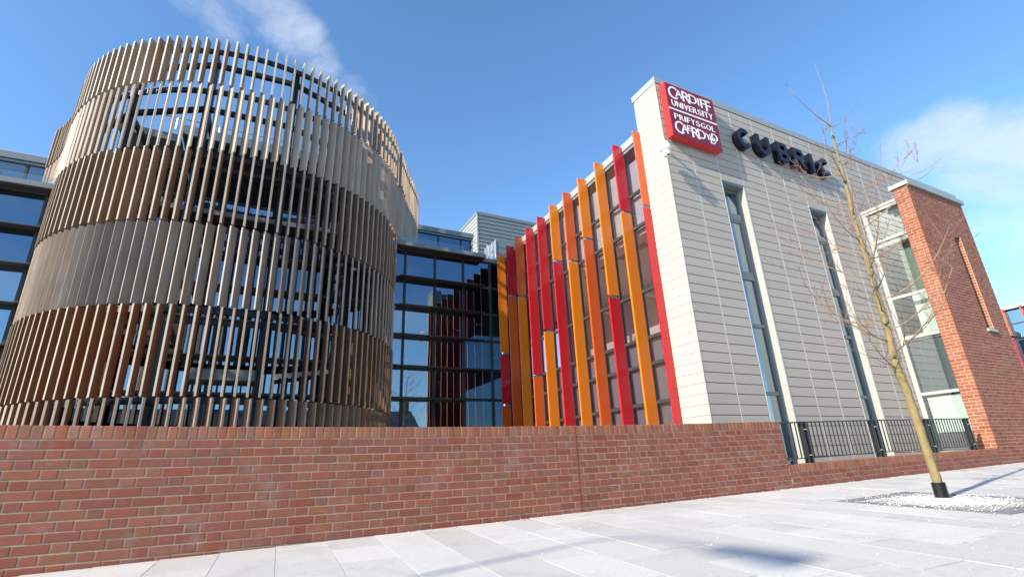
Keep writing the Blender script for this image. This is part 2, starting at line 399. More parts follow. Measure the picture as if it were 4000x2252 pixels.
# ------------------------------------------------------------------ setting: ground, pavement, road
def plane_patch(x0, x1, y0, y1, dz, n=2):
    b = MB(); b.add([(x0, y0, gz(x0, y0)+dz), (x1, y0, gz(x1, y0)+dz), (x1, y1, gz(x1, y1)+dz), (x0, y1, gz(x0, y1)+dz)], [(0, 1, 2, 3)]); return b
far = MB(); R = 900; zf = -1.35
far.add([(-R, -R, zf), (R, -R, zf), (R, R, zf), (-R, R, zf)], [(0, 1, 2, 3)])
tag(obj('ground', far, EARTH), kind='structure')
road = plane_patch(-40, 60, -9.0, -2.6, -0.13)
tag(obj('road', road, ASPH), kind='structure')
kb = MB()
kb.hexa([(-40, -2.6, gz(-40, -2.6)-.3), (60, -2.6, gz(60, -2.6)-.3), (60, -2.45, gz(60, -2.45)-.3), (-40, -2.45, gz(-40, -2.45)-.3)],
        [(-40, -2.6, gz(-40, -2.6)), (60, -2.6, gz(60, -2.6)), (60, -2.45, gz(60, -2.45)), (-40, -2.45, gz(-40, -2.45))])
tag(obj('kerb', kb, KERB), kind='structure')
ofp = plane_patch(-40, 60, -12.5, -9.0, 0.0); tag(obj('opposite_pavement', ofp, JOINT), kind='structure')
pv = tag(obj('pavement', plane_patch(-40, 60, -2.45, 16, -0.012), JOINT), kind='structure')
# granite slabs in courses running away from the kerb
du = Vector((0.06, 1, 0.0145*0.06+GB)).normalized(); dv0 = Vector((1, -0.06, 0.0145-0.06*GB)); nrm = dv0.cross(du).normalized(); dv = du.cross(nrm).normalized()
SROT = Matrix((dv, du, nrm)).transposed()
PIT = (6.27, 7.82, 2.40, 4.0)
def slab_mesh(wd, ln):
    a, b, c, ch = wd/2, ln/2, 0.03, 0.0008
    v = [(-a, -b, -c), (a, -b, -c), (a, b, -c), (-a, b, -c), (-a, -b, -ch), (a, -b, -ch), (a, b, -ch), (-a, b, -ch), (-a+ch, -b+ch, 0), (a-ch, -b+ch, 0), (a-ch, b-ch, 0), (-a+ch, b-ch, 0)]
    f = [(8, 9, 10, 11), (4, 5, 9, 8), (5, 6, 10, 9), (6, 7, 11, 10), (7, 4, 8, 11), (0, 1, 5, 4), (1, 2, 6, 5), (2, 3, 7, 6), (3, 0, 4, 7)]
    return area(MB().add(v, f).mesh('paving_slab', PAVE), wd*ln)
SW = 0.425
SM = {l: slab_mesh(SW-0.0035, l-0.0035) for l in (0.45, 0.6, 0.75, 0.9)}
slabs = []
NX0 = -0.48+SW/2
for k in range(-16, 60):
    x0 = NX0+SW*k
    y = -2.4+rnd.random()*0.7
    while y < 5.33:
        l = rnd.choice((0.6, 0.75, 0.75, 0.9, 0.9, 0.45))
        if y+l > 5.33: break
        yc = y+l/2; xc = x0+0.06*(yc-WY)
        xa, xb, ya, yb = xc-SW/2, xc+SW/2, y, y+l
        if xb <= PIT[0] or xa >= PIT[1] or yb <= PIT[2] or ya >= PIT[3]:
            slabs.append((SM[l], (xc, yc, gz(xc, yc)+rnd.uniform(-.0012, .0012)), SROT))
        else:                                            # cut round the pit
            ia, ib, ja, jb = max(xa, PIT[0]), min(xb, PIT[1]), max(ya, PIT[2]), min(yb, PIT[3])
            for (p0, p1, q0, q1) in ((xa, ia, ya, yb), (ib, xb, ya, yb), (ia, ib, ya, ja), (ia, ib, jb, yb)):
                if p1-p0 > .03 and q1-q0 > .03:
                    xm, ym = (p0+p1)/2, (q0+q1)/2
                    slabs.append((slab_mesh(p1-p0-.0045, q1-q0-.0045), (xm, ym, gz(xm, ym)-.002), SROT))
        y += l
    if 5.335-y > 0.06:                                   # cut piece against the wall
        l = 5.335-y; yc = y+l/2; xc = x0+0.06*(yc-WY)
        slabs.append((slab_mesh(SW-0.0035, l-0.0035), (xc, yc, gz(xc, yc)), SROT))
emit(pv, 'paving_slab', slabs, 295)

# tree pit: dark edging, resin gravel, spilled white stones
pit = thing('tree_pit', 'square tree pit edged in dark granite with speckled gravel surface', 'tree pit', (7.05, 3.2, gz(7.05, 3.2)))
X0, X1, Y0, Y1 = PIT
obj('gravel_surface', plane_patch(X0+.05, X1-.05, Y0+.05, Y1-.05, -0.004), RESIN, pit)
eb = 0.17
def edge_block(x0, x1, y0, y1):
    q = [(x0, y0), (x1, y0), (x1, y1), (x0, y1)]
    return MB().hexa([(x, y, gz(x, y)-.05) for x, y in q], [(x, y, gz(x, y)+.004) for x, y in q])
for (a, b, c, d) in [(X0, X0+.76, Y0, Y0+eb), (X0+.764, X1, Y0, Y0+eb), (X0, X0+.9, Y1-eb, Y1), (X0+.904, X1, Y1-eb, Y1),
                     (X0, X0+eb, Y0+eb+.004, Y0+.85), (X0, X0+eb, Y0+.854, Y1-eb-.004), (X1-eb, X1, Y0+eb+.004, Y0+.7), (X1-eb, X1, Y0+.704, Y1-eb-.004)]:
    obj('edging_block', edge_block(a, b, c, d), PITE, pit)
def pebble(b, p, r):
    s = [Vector((rnd.uniform(.7, 1.2), rnd.uniform(.7, 1.2), rnd.uniform(.4, .8)))][0]*r; a = rnd.random()*6.28
    ca, sa = math.cos(a), math.sin(a)
    v = []
    for (x, y, z) in [(1, 0, 0), (0, 1, 0), (-1, 0, 0), (0, -1, 0), (0, 0, 1), (.7, .7, .5), (-.7, .7, .5), (-.7, -.7, .5), (.7, -.7, .5)]:
        x *= s.x; y *= s.y; v.append((p[0]+x*ca-y*sa, p[1]+x*sa+y*ca, p[2]+z*s.z))
    b.add(v, [(4, 5, 6), (4, 6, 7), (4, 7, 8), (4, 8, 5), (0, 1, 5), (1, 6, 5), (1, 2, 6), (2, 7, 6), (2, 3, 7), (3, 8, 7), (3, 0, 8), (0, 5, 8)])
ws = MB()
for k in range(4200):
    r = abs(rnd.gauss(0, 1)); a = rnd.random()*6.28
    x = 7.02+math.cos(a)*r*.38; y = 3.22+math.sin(a)*r*.33
    pebble(ws, (x, y, gz(x, y)+.006), rnd.uniform(.004, .010))
for k in range(700):
    x = rnd.uniform(1.5, 16); y = rnd.uniform(1.6, 5.3); 
    if rnd.random() > math.exp(-((x-7.5)**2)/22): continue
    pebble(ws, (x, y, gz(x, y)+.002), rnd.uniform(.003, .007))
for k in range(400):
    x = rnd.uniform(1.5, 16); y = 5.33-abs(rnd.gauss(0, .05)); pebble(ws, (x, y, gz(x, y)+.002), rnd.uniform(.003, .007))
tag(obj('white_stones', ws, WSTONE), kind='stuff')

# ------------------------------------------------------------------ brick boundary wall
def wall_strip(x0, x1, y, ztop, zbot, dy, step=0.25):
    """mortar body following the slight fall of the courses"""
    n = max(1, int(round((x1-x0)/step))); b = MB()
    xs = [x0+(x1-x0)*i/n for i in range(n+1)]
    for a, c in zip(xs, xs[1:]):
        b.hexa([(a, y, zbot(a)), (c, y, zbot(c)), (c, y+dy, zbot(c)), (a, y+dy, zbot(a))], [(a, y, ztop(a)), (c, y, ztop(c)), (c, y+dy, ztop(c)), (a, y+dy, ztop(a))])
    return b
ST = {}
def bm(kind, m, wx, dy=0.09, hz=0.065):
    k = (kind, m.name, round(wx, 4))
    if k not in ST: ST[k] = area(brick_mesh(kind, wx, dy, hz, m), wx*hz)
    return ST[k]
def flemish(x0, x1, zt, rows, m, y=WY, ph=0.0, hole=None, minz=None, snap=False):
    """Flemish bond between x0 and x1; zt(x) top of first course"""
    out = []
    for r in range(rows):
        x = x0-0.5-((r % 2)*0.16875)+ph
        k = 0
        while x < x1:
            wx = 0.215 if k % 2 == 0 else 0.1025
            a, b = max(x, x0+.002), min(x+wx, x1-.002)
            x += wx+0.010; k += 1
            spans = [(a, b)]
            zc_ = lambda xx: zt(xx)-0.0325-0.075*r
            if hole:
                hx0, hx1, hz0, hz1 = hole; zz = zc_(0.5*(a+b))
                if hz0-.03 < zz < hz1+.03:
                    spans = [(a, min(b, hx0-.006)), (max(a, hx1+.006), b)]
            for a, b in spans:
                if b-a < 0.025: continue
                xc = 0.5*(a+b); z = zc_(xc)
                if minz and z < minz(xc): continue
                full = abs((b-a)-wx) < 1e-6
                out.append((bm('brick', m, (b-a) if not full else wx), (xc, y-0.004+rnd.uniform(-.0012, .0012), z+rnd.uniform(-.0008, .0008)), None))
    return out
hw = thing('boundary_wall', 'long red brick wall in Flemish bond with brick on edge coping along pavement', 'wall', (2, WY, gz(2, WY)))
JX = 3.614                                             # movement joint
XE = 7.47
obj('mortar_core', wall_strip(-8, XE-.004, WY, lambda x: zc(x)-.006, lambda x: gz(x, WY)-.1, 0.215), MORTAR, hw)
zt = lambda x: zc(x)-0.1125
mn = lambda x: gz(x, WY)-0.05
br = flemish(-8, JX-.004, zt, 17, BRICK, minz=mn)+flemish(JX+.008, XE, zt, 15, BRICK, ph=.07, minz=mn)
emit(hw, 'brick', br, 295)
cop = []
x = -8
while x < XE-.05:
    cop.append((area(bm('coping_brick', COPB, 0.0650, 0.225, 0.1025), .0066), (x+.0325, WY-.005+rnd.uniform(-.001, .001), zc(x)-.05125+rnd.uniform(-.0012, .0012)), None)); x += .075
emit(hw, 'coping_brick', cop, 200)
obj('movement_joint', MB().box(JX-.002, JX+.007, WY-.007, WY+.02, gz(JX, WY)-.03, zc(JX)+.002), SEAL, hw)

# low wall under the railing
lw = thing('low_brick_wall', 'low red brick wall with brick on edge coping under black railing', 'wall', (11, WY, gz(11, WY)))
LX0, LX1 = XE+.004, 14.44
lz = lambda x: zc(x)-0.65
obj('mortar_core', wall_strip(LX0, LX1, WY, lambda x: lz(x)-.006, lambda x: gz(x, WY)-.1, 0.215), MORTAR, lw)
emit(lw, 'brick', flemish(LX0, LX1, lambda x: lz(x)-.1125, 7, BRICK, ph=.03, minz=mn), 295)
cop = []; x = LX0+.004
while x < LX1-.06:
    cop.append((bm('coping_brick', COPB, 0.0650, 0.225, 0.1025), (x+.0325, WY-.005, lz(x)-.05125), None)); x += .075
emit(lw, 'coping_brick', cop, 150)

# ------------------------------------------------------------------ railing on the low wall
rl = thing('railing', 'black metal railing of thin upright bars on low brick wall', 'railing', (11, WY+.1, lz(11)))
RY = WY+.11
def rz(x, dz): return lz(x)+dz
posts = [8.19, 10.22, 12.1, 13.70]
obj('top_rail', wall_strip(LX0+.02, 13.86, RY-.025, lambda x: zc(x)-.006, lambda x: zc(x)-.024, .05), BLACK, rl)
obj('bottom_rail', wall_strip(LX0+.02, 13.86, RY-.02, lambda x: lz(x)+.085, lambda x: lz(x)+.07, .04), BLACK, rl)
for p in posts:
    for s in (-.048, .048):
        obj('post', MB().box(p+s-.015, p+s+.015, RY-.035, RY+.035, lz(p)-.005, zc(p)-.002), BLACK, rl)
    b = MB()
    for dz in (.12, .52): b.beam((p-.035, RY-.03, lz(p)+dz), (p+.035, RY-.03, lz(p)+dz), .014, .014)
    obj('bolt', b, GALV, rl)
x = LX0+.09
barm = MB().box(-.007, .007, -.007, .007, 0, .555).mesh('bar', BLACK)
while x < 13.66:
    if min(abs(x-p) for p in posts) > .09: obj('bar', barm, None, rl, at=(x, RY, lz(x)+.075))
    x += .1095

# ------------------------------------------------------------------ brick tower
TX0, TX1, TY1, TZT = 14.45, 17.28, 5.68, 6.45
tw = thing('brick_tower', 'tall slab of red brick with narrow slit window and grey metal capping', 'brick tower', (15.9, 5.5, gz(15.9, 5.5)))
SL = (16.08, 16.45, 2.72, 5.32)
b = MB()
zb = -.75
b.box(TX0+.004, SL[0], WY, TY1-.004, zb, TZT-.01); b.box(SL[1], TX1-.004, WY, TY1-.004, zb, TZT-.01)
b.box(SL[0], SL[1], WY, TY1-.004, zb, SL[2]); b.box(SL[0], SL[1], WY, TY1-.004, SL[3], TZT-.01)
obj('mortar_core', b, TMORTAR, tw)
emit(tw, 'brick', flemish(TX0+.052, TX1, lambda x: TZT-.004, 94, TBRICK, hole=SL, minz=lambda x: gz(x, WY)-.05), 295, weight=lambda p: 1.0)
# west end: stretcher and half brick alternately
wb = []
ROTW = Matrix.Rotation(-math.pi/2, 3, 'Z')
for r in range(94):
    z = TZT-.004-.0325-.075*r
    if z < -.62: continue
    ys = [(WY-.004, WY+.1025-.004), (WY+.1125-.004, TY1)] if r % 2 else [(WY-.004, WY+.215-.004), (WY+.225-.004, TY1)]
    for a, c in ys:
        wb.append((bm('end_brick', TBRICK, c-a, 0.05), (TX0-.004, (a+c)/2, z), ROTW))
emit(tw, 'end_brick', wb, 250)
b = MB(); b.box(TX0-.06, TX1+.06, WY-.06, TY1+.06, TZT+.001, TZT+.11); obj('metal_capping', b, LGREY, tw)
fr = obj('slit_window', MB().box(SL[0]+.012, SL[0]+.05, WY+.15, WY+.2, SL[2]+.04, SL[3]-.01).box(SL[1]-.05, SL[1]-.012, WY+.15, WY+.2, SL[2]+.04, SL[3]-.01).box(SL[0]+.05, SL[1]-.05, WY+.15, WY+.2, SL[3]-.06, SL[3]-.01).box(SL[0]+.05, SL[1]-.05, WY+.15, WY+.2, SL[2]+.04, SL[2]+.08).box(SL[0]+.05, SL[1]-.05, WY+.15, WY+.2, 4.02, 4.06), MGREY, tw)
obj('pane', MB().box(SL[0]+.05, SL[1]-.05, WY+.17, WY+.18, SL[2]+.08, SL[3]-.06), GL_W, fr)
obj('window_backing', MB().box(SL[0]+.01, SL[1]-.01, WY+.24, WY+.26, SL[2]+.02, SL[3]-.01), INDARK, tw)
obj('sill', MB().box(SL[0]-.05, SL[1]+.05, WY-.05, WY+.15, SL[2]-.028, SL[2]+.035), LGREY, tw)
# lit brick reveal of the slit
rv = []
for r in range(94):
    z = TZT-.004-.0325-.075*r
    if SL[2]+.06 < z < SL[3]-.02: rv.append((bm('reveal_brick', TBRICK, .11, .02), (SL[1]-.003, WY+.06, z), ROTW))
emit(tw, 'reveal_brick', rv, 60)

# ------------------------------------------------------------------ clad wing
FY, CX0, CX1, CZT = 6.55, 7.34, 20.93, 8.22
cb = thing('clad_building', 'pale grey panel clad wing with tall slot windows and coloured fins on its side', 'building', (12, 9, -0.5))
PH = 0.1925; PT = 8.055
b = MB()
W1 = (8.925, 9.70, 5.97); W2 = (12.05, 12.82, 5.94); BAY = (14.45, 17.2)
ZB = -.7
def backing(x0, x1, z0, z1): b.box(x0, x1, FY+.022, FY+.3, z0, z1)
backing(CX0+.025, W1[0], ZB, PT); backing(W1[1], W2[0], ZB, PT); backing(W2[1], CX1, ZB, PT)
backing(W1[0], W1[1], W1[2], PT); backing(W2[0], W2[1], W2[2], PT)
b.box(CX0+.022, CX0+.3, FY+.31, 7.26, ZB, PT)
obj('wall_backing', b, DARK, cb)
# main body behind
b = MB(); b.box(CX0+.9, CX1, 7.4, 15, 7.0, 7.06); b.box(CX0+.3, CX1-.02, FY+.31, FY+.5, 7.2, PT+.1); b.box(CX1-.3, CX1, FY+.31, 15, ZB, 7.0)
obj('roof', b, MGREY, cb)
cols = [7.34, 8.135, 8.925, 9.70, 10.485, 11.27, 12.05, 12.82, 13.56, 14.32, 15.06, 15.82, 16.56, 17.4, 18.2, 18.99, 19.78, 20.93]
pm = {}
def plank(wd, gap=.013):
    k = (round(wd, 3), gap)
    if k not in pm:
        a, c, ch = wd/2, (PH-gap)/2, .003
        v = [(-a+ch, 0, -c+ch), (a-ch, 0, -c+ch), (a-ch, 0, c-ch), (-a+ch, 0, c-ch), (-a, ch, -c), (a, ch, -c), (a, ch, c), (-a, ch, c), (-a, .02, -c), (a, .02, -c), (a, .02, c), (-a, .02, c)]
        f = [(0, 1, 2, 3), (4, 5, 1, 0), (5, 6, 2, 1), (6, 7, 3, 2), (7, 4, 0, 3), (8, 9, 5, 4), (9, 10, 6, 5), (10, 11, 7, 6), (11, 8, 4, 7)]
        pm[k] = area(MB().add(v, f).mesh('cladding_panel', CLAD), wd*PH)
    return pm[k]
pl = []
ROTL = ROTW
for r in range(46):
    z = PT-PH/2-PH*r
    if z < ZB: break
    for a, c in zip(cols, cols[1:]):
        if (a == W1[0] and z < W1[2]) or (a == W2[0] and z < W2[2]): continue
        if a >= 14.3 and z < 5.9 and a > 14.4: continue
        zz = 0
        pl.append((plank(c-a-.009), ((a+c)/2, FY, z), None))
    pl.append((plank(.70, .006), (CX0, FY+.004+.35, z), ROTW))
emit(cb, 'cladding_panel', pl, 298)
strips = [c for c in cols[1:-1]]
for c in strips:
    top = PT
    lo = ZB if c < 14.4 else 5.9
    obj('joint_strip', MB().box(c-.003, c+.003, FY-.0005, FY+.02, lo, top), CCTVW, cb)
obj('corner_trim', MB().box(CX0-.004, CX0+.012, FY-.004, FY+.012, ZB, PT), WHITE, cb)
b = MB(); b.box(CX0-.012, CX1+.012, FY-.012, FY+.35, PT+.006, CZT); b.box(CX0-.012, CX0+.4, FY+.35, 7.32, PT+.006, CZT)
obj('parapet_coping', b, LGREY, cb)
# end block above the fin wing
obj('end_return', MB().box(CX0+.02, CX0+.4, 7.262, 7.30, 7.1, PT), LGREY, cb)
# slot windows
for (x0, x1, zt_) in (W1, W2):
    gy = FY+.20
    b = MB(); t_ = .004
    b.box(x0+.004, x0+.05, gy, gy+.06, ZB, zt_-.1); b.box(x1-.09, x1-.045, gy, gy+.06, ZB, zt_-.1)
    b.box(x0+.05, x1-.09, gy, gy+.06, zt_-.16, zt_-.1)
    for za, zb_ in ((5.09, 5.25), (3.64, 3.78), (2.57, 2.64), (1.16, 1.23), (-.1, -.04)): b.box(x0+.05, x1-.09, gy-.012, gy+.06, za, zb_)
    b.box(x1-.135, x1-.09, gy+.0, gy+.05, 3.78, 5.09); b.box(x0+.05, x1-.135, gy, gy+.05, 3.78, 3.83); b.box(x0+.05, x1-.135, gy, gy+.05, 5.04, 5.09)
    wn = obj('slot_window', b, MGREY, cb)
    for za, zb_ in ((5.25, zt_-.16), (3.83, 5.04), (2.64, 3.64), (1.23, 2.57), (-.04, 1.16), (ZB, -.1)):
        obj('pane', MB().box(x0+.05, x1-.135 if za == 3.83 else x1-.09, gy+.025, gy+.035, za, zb_), GL_W, wn)
    obj('reveal', MB().box(x1-.045, x1-.001, FY-.004, gy+.06, ZB, zt_), WHITE, wn)
    obj('head_trim', MB().box(x0+.002, x1-.047, FY-.004, FY+.01, zt_-.05, zt_), LGREY, wn); obj('soffit', MB().box(x0+.012, x1-.047, FY+.012, gy+.06, zt_-.095, zt_-.02), MGREY, wn)
    obj('edge_trim', MB().box(x0+.002, x0+.012, FY-.003, gy-.002, ZB, zt_-.1), WHITE, wn)
    bl = MB(); bl.box(x0+.1, x1+.5, gy+.35, gy+.37, 2.6, zt_); obj('blind', bl, CEIL, wn)
    bl = MB(); bl.box(x0-.6, x1+.9, gy+1.4, gy+1.42, ZB, 2.55); obj('room_wall', bl, INWALL, wn)

# glazed bay between facade and tower, facing west
BX = 14.45
by = thing('glazed_bay', 'narrow glazed bay with white bars between grey cladding and brick tower', 'glazed bay', (15, 6.1, -.4))
b = MB(); y0, y1 = TY1+.002, FY-.006
LV = [6.06, 5.25, 3.68, 2.63, 1.26, -.10]
b.box(BX-.01, BX+.05, y1-.10, y1, -.6, 6.06)
for z in LV[1:-1]: b.box(BX-.012, BX+.05, y0, y1-.10, z-.035, z+.035)
b.box(BX-.012, BX+.05, y0, y1-.1, -.16, -.1)
obj('glazing_bar', b, WHITE, by)
obj('parapet', MB().box(BX-.03, BX+.2, y0, y1, 6.06, 6.11).box(BX-.015, BX+.2, y0, y1, 6.112, 6.14).box(BX-.04, BX+.2, y0, y1, 6.142, 6.21), WHITE, by)
obj('bay_roof', MB().box(BX+.2, TX1-.05, y0, y1, 6.10, 6.16), MGREY, by)
for za, zb_ in zip(LV[1:], LV):
    obj('pane', MB().box(BX+.012, BX+.022, y0, y1-.1, za+.035, zb_-.035), GL_B, by)
obj('inner_floor', MB().box(BX+.06, TX1-.1, y0, FY+2, -.12, -.05).box(BX+.06, TX1-.1, y0, FY+2, 2.55, 2.7).box(BX+.06, TX1-.1, y0, FY+2, 5.1, 5.25), CEIL, by)
obj('blind', MB().box(BX+.1, BX+.11, y0+.01, y1-.15, .36, 1.18), PALE, by)
obj('spandrel_panel', MB().box(BX+.12, BX+.13, y0+.01, y1-.11, 1.30, 2.55).box(BX+.12, BX+.13, y0+.01, y1-.11, 5.3, 6.05), PANELD, by)
obj('white_partition', MB().box(BX+.35, BX+.40, y0+.01, y0+.46, 2.71, 3.75), PALE, by)
obj('sage_partition', MB().box(BX+.35, BX+.40, y0+.01, y0+.42, 3.751, 5.09), GRNWALL, by)
obj('room_wall', MB().box(BX+1.9, BX+1.95, y0, FY+2, -.05, 5.1), INWALL, by)
obj('plinth_panel', MB().box(BX+.1, BX+.11, y0+.01, y1-.15, -.05, .35), PANELD, by)

# fin facade, facing west
def ftop(y): return 7.235-.036*(y-7.45)
FSP = .7215; FY0 = 7.25
FIN_Y = [FY0+FSP*i*.9785 if False else v for i, v in enumerate([7.255, 7.87, 8.615, 9.365, 10.09, 10.81, 11.53, 12.25, 12.945, 13.59, 14.29])]
FZB = -.55
FINS = [(('o', 5.23), ('r', None)), (('r', 5.39), ('a', None)), (('a', 3.59), ('r', None)), (('a', 5.37), ('o', None)), (('o', 5.05), ('a', None)), (('a', 5.33), ('r', None)),
        (('r', 3.53), ('a', None)), (('r', 2.40), ('o', None)), (('o', 4.99), ('a', None)), (('r', 5.21), ('o', None)), (('a', 3.48), ('r', 1.85), ('o', None))]
FM = {'a': F_OR, 'o': F_DO, 'r': F_RD}
for y, segs in zip(FIN_Y, FINS):
    zt_ = ftop(y)-.06
    for c, zb_ in segs:
        z0 = FZB if zb_ is None else zb_+.032
        x0 = CX0-.30
        if y < 7.5: x0 = CX0-.19
        fo = obj('fin', MB().box(x0, CX0-.012, y-.022, y+.022, z0, zt_), FM[c], cb)
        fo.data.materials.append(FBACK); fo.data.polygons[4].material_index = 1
        if zb_ is not None:
            zt_ = zb_-.032
            obj('fin_bracket', MB().box(CX0-.20, CX0-.012, y-.008, y+.008, zb_-.031, zb_+.031), MGREY, cb)
TR = [5.80, 4.985, 3.475, 2.46, 1.91, 1.125, .35]
YE = 14.62
for y in FIN_Y[1:]+[7.305]: obj('mullion', MB().box(CX0-.01, CX0+.06, y-.03, y+.03, FZB, ftop(y)-.2), DGREY, cb)
for z in TR: obj('transom', MB().box(CX0-.004, CX0+.055, 7.3, YE, z-.035, z+.035), DGREY, cb)
ys = [7.305]+FIN_Y[1:]+[YE]
for a, c in zip(ys, ys[1:]):
    if c-a < .2: continue
    zs = [ftop((a+c)/2)-.28]+TR+[FZB]
    for z1, z0 in zip(zs, zs[1:]):
        obj('pane', MB().box(CX0+.015, CX0+.025, a+.03, c-.03, z0+.035, z1-.035), GL_F, cb)
b = MB()
n = 12
for i in range(n):
    a, c = 7.3+(YE-7.3)*i/n, 7.3+(YE-7.3)*(i+1)/n
    b.hexa([(CX0-.03, a, ftop(a)-.19), (CX0+.5, a, ftop(a)-.19), (CX0+.5, c, ftop(c)-.19), (CX0-.03, c, ftop(c)-.19)], [(CX0-.03, a, ftop(a)), (CX0+.5, a, ftop(a)), (CX0+.5, c, ftop(c)), (CX0-.03, c, ftop(c))])
obj('fin_wing_coping', b, LGREY, cb)
b = MB()
for i in range(n):
    a, c = 7.3+(YE-7.3)*i/n, 7.3+(YE-7.3)*(i+1)/n
    b.hexa([(CX0, a, ftop(a)-.27), (CX0+.06, a, ftop(a)-.27), (CX0+.06, c, ftop(c)-.27), (CX0, c, ftop(c)-.27)], [(CX0, a, ftop(a)-.192), (CX0+.06, a, ftop(a)-.192), (CX0+.06, c, ftop(c)-.192), (CX0, c, ftop(c)-.192)])
obj('head_rail', b, MGREY, cb)
obj('backing_panel', MB().box(CX0+.14, CX0+.15, 7.31, YE, 4.99, 6.72), PANEL, cb)
obj('spandrel_panel', MB().box(CX0+.10, CX0+.11, 7.31, YE, .35, 2.46), PANELD, cb)
obj('pale_panel', MB().box(CX0+.10, CX0+.11, 7.31, YE, -.5, .34), PALE, cb)
obj('ceiling', MB().box(CX0+.16, CX0+5, 7.31, YE, 4.85, 4.92), CEIL, cb)
obj('floor_slab', MB().box(CX0+.12, CX0+5, 7.31, YE, 2.3, 2.46), INWALL, cb)
obj('room_wall', MB().box(CX0+2.6, CX0+2.65, 7.31, YE, 2.46, 4.85), INWALL, cb)
# grille slots in the ceiling
for y in [8.0, 8.7, 9.4, 10.1]:
    b = MB()
    for k in range(4): b.box(CX0+.5+k*.06, CX0+.53+k*.06, y+.1, y+.45, 4.842, 4.849)
    obj('ceiling_grille', b, DARK, cb)
for y in [7.7, 9.2, 10.9]:
    obj('strip_light', MB().box(CX0+.9, CX0+1.9, y, y+.06, 4.0, 4.05), WHITE, cb)

# ------------------------------------------------------------------ university sign
sg = thing('wall_sign', 'square red sign box with white lettering on maroon face at the building corner', 'sign', (8.17, 6.4, 7.26))
SX0, SX1, SZ0, SZ1, SYF = 7.42, 8.93, 6.56, 7.965, 6.36
obj('box', MB().box(SX0, SX1, SYF+.004, FY-.03, SZ0, SZ1), SRED, sg)
obj('rim', MB().box(SX0-.004, SX1+.004, SYF+.05, SYF+.06, SZ0-.004, SZ1+.004), SRED, sg)
obj('face_panel', MB().box(SX0+.018, SX1-.018, SYF-.004, SYF+.003, SZ0+.018, SZ1-.018), SMAR, sg)
obj('dividing_line', MB().box(SX0+.02, SX1-.02, SYF-.010, SYF-.005, SZ0+.685, SZ0+.725), SWHT, sg)
def text_mesh(ch, size, depth, bold=0.0):
    cu = bpy.data.curves.new('glyph', 'FONT'); cu.body = ch; cu.size = size; cu.extrude = depth; cu.offset = bold; cu.resolution_u = 4
    o = bpy.data.objects.new('glyph', cu); C.objects.link(o)
    dg = bpy.context.evaluated_depsgraph_get(); me = bpy.data.meshes.new_from_object(o.evaluated_get(dg))
    bpy.data.objects.remove(o); bpy.data.curves.remove(cu)
    return me
def word(chars, name):
    """chars: (letter, u0, v0, width, height) boxes on the face in metres; returns one mesh"""
    V = []; F = []; n = 0
    for ch, u0, v0, wd, ht in chars:
        me = text_mesh(ch, 1.0, 0.5)
        co = np.empty(len(me.vertices)*3); me.vertices.foreach_get('co', co); co = co.reshape(-1, 3)
        lo, hi = co[:, :2].min(0), co[:, :2].max(0)
        q = (co[:, :2]-lo)/(hi-lo)
        out = np.stack([SX0+u0+q[:, 0]*wd, SYF-.008-co[:, 2]*.006, SZ0+v0+q[:, 1]*ht], 1)
        V.append(out); F += [[n+k for k in p.vertices] for p in me.polygons]; n += len(co); bpy.data.meshes.remove(me)
    b = MB(); b.v = [tuple(p) for p in np.vstack(V)]; b.f = [tuple(f) for f in F]
    return obj(name, b, SWHT, sg)
word([('C', .08, 1.00, .26, .34), ('A', .29, 1.09, .20, .21), ('R', .50, 1.03, .24, .29), ('D', .71, 1.07, .24, .24), ('I', .985, 1.08, .035, .20), ('F', 1.07, 1.04, .14, .26), ('F', 1.23, 1.00, .16, .31)], 'lettering')
def line(txt, u0, u1, v0, ht):
    rel = {'I': .32, 'L': .75, 'F': .78, 'E': .82, 'N': 1.08, 'O': 1.18, 'G': 1.15, 'U': 1.05}
    ws_ = [rel.get(c, 1.0) for c in txt]; gap = .28; tot = sum(ws_)+gap*(len(txt)-1); k = (u1-u0)/tot; u = u0; out = []
    for c, w_ in zip(txt, ws_): out.append((c, u, v0, w_*k, ht)); u += (w_+gap)*k
    return out
word(line('UNIVERSITY', .13, 1.39, .80, .155), 'lettering')
word(line('PRIFYSGOL', .14, 1.37, .455, .145), 'lettering')
word([('C', .105, .09, .24, .32), ('A', .29, .15, .20, .22), ('E', .475, .235, .105, .145), ('R', .60, .10, .23, .28), ('D', .79, .14, .23, .24), ('Y', 1.02, .18, .17, .16), ('D', 1.22, .19, .19, .20), ('D', 1.165, .10, .16, .19)], 'lettering')

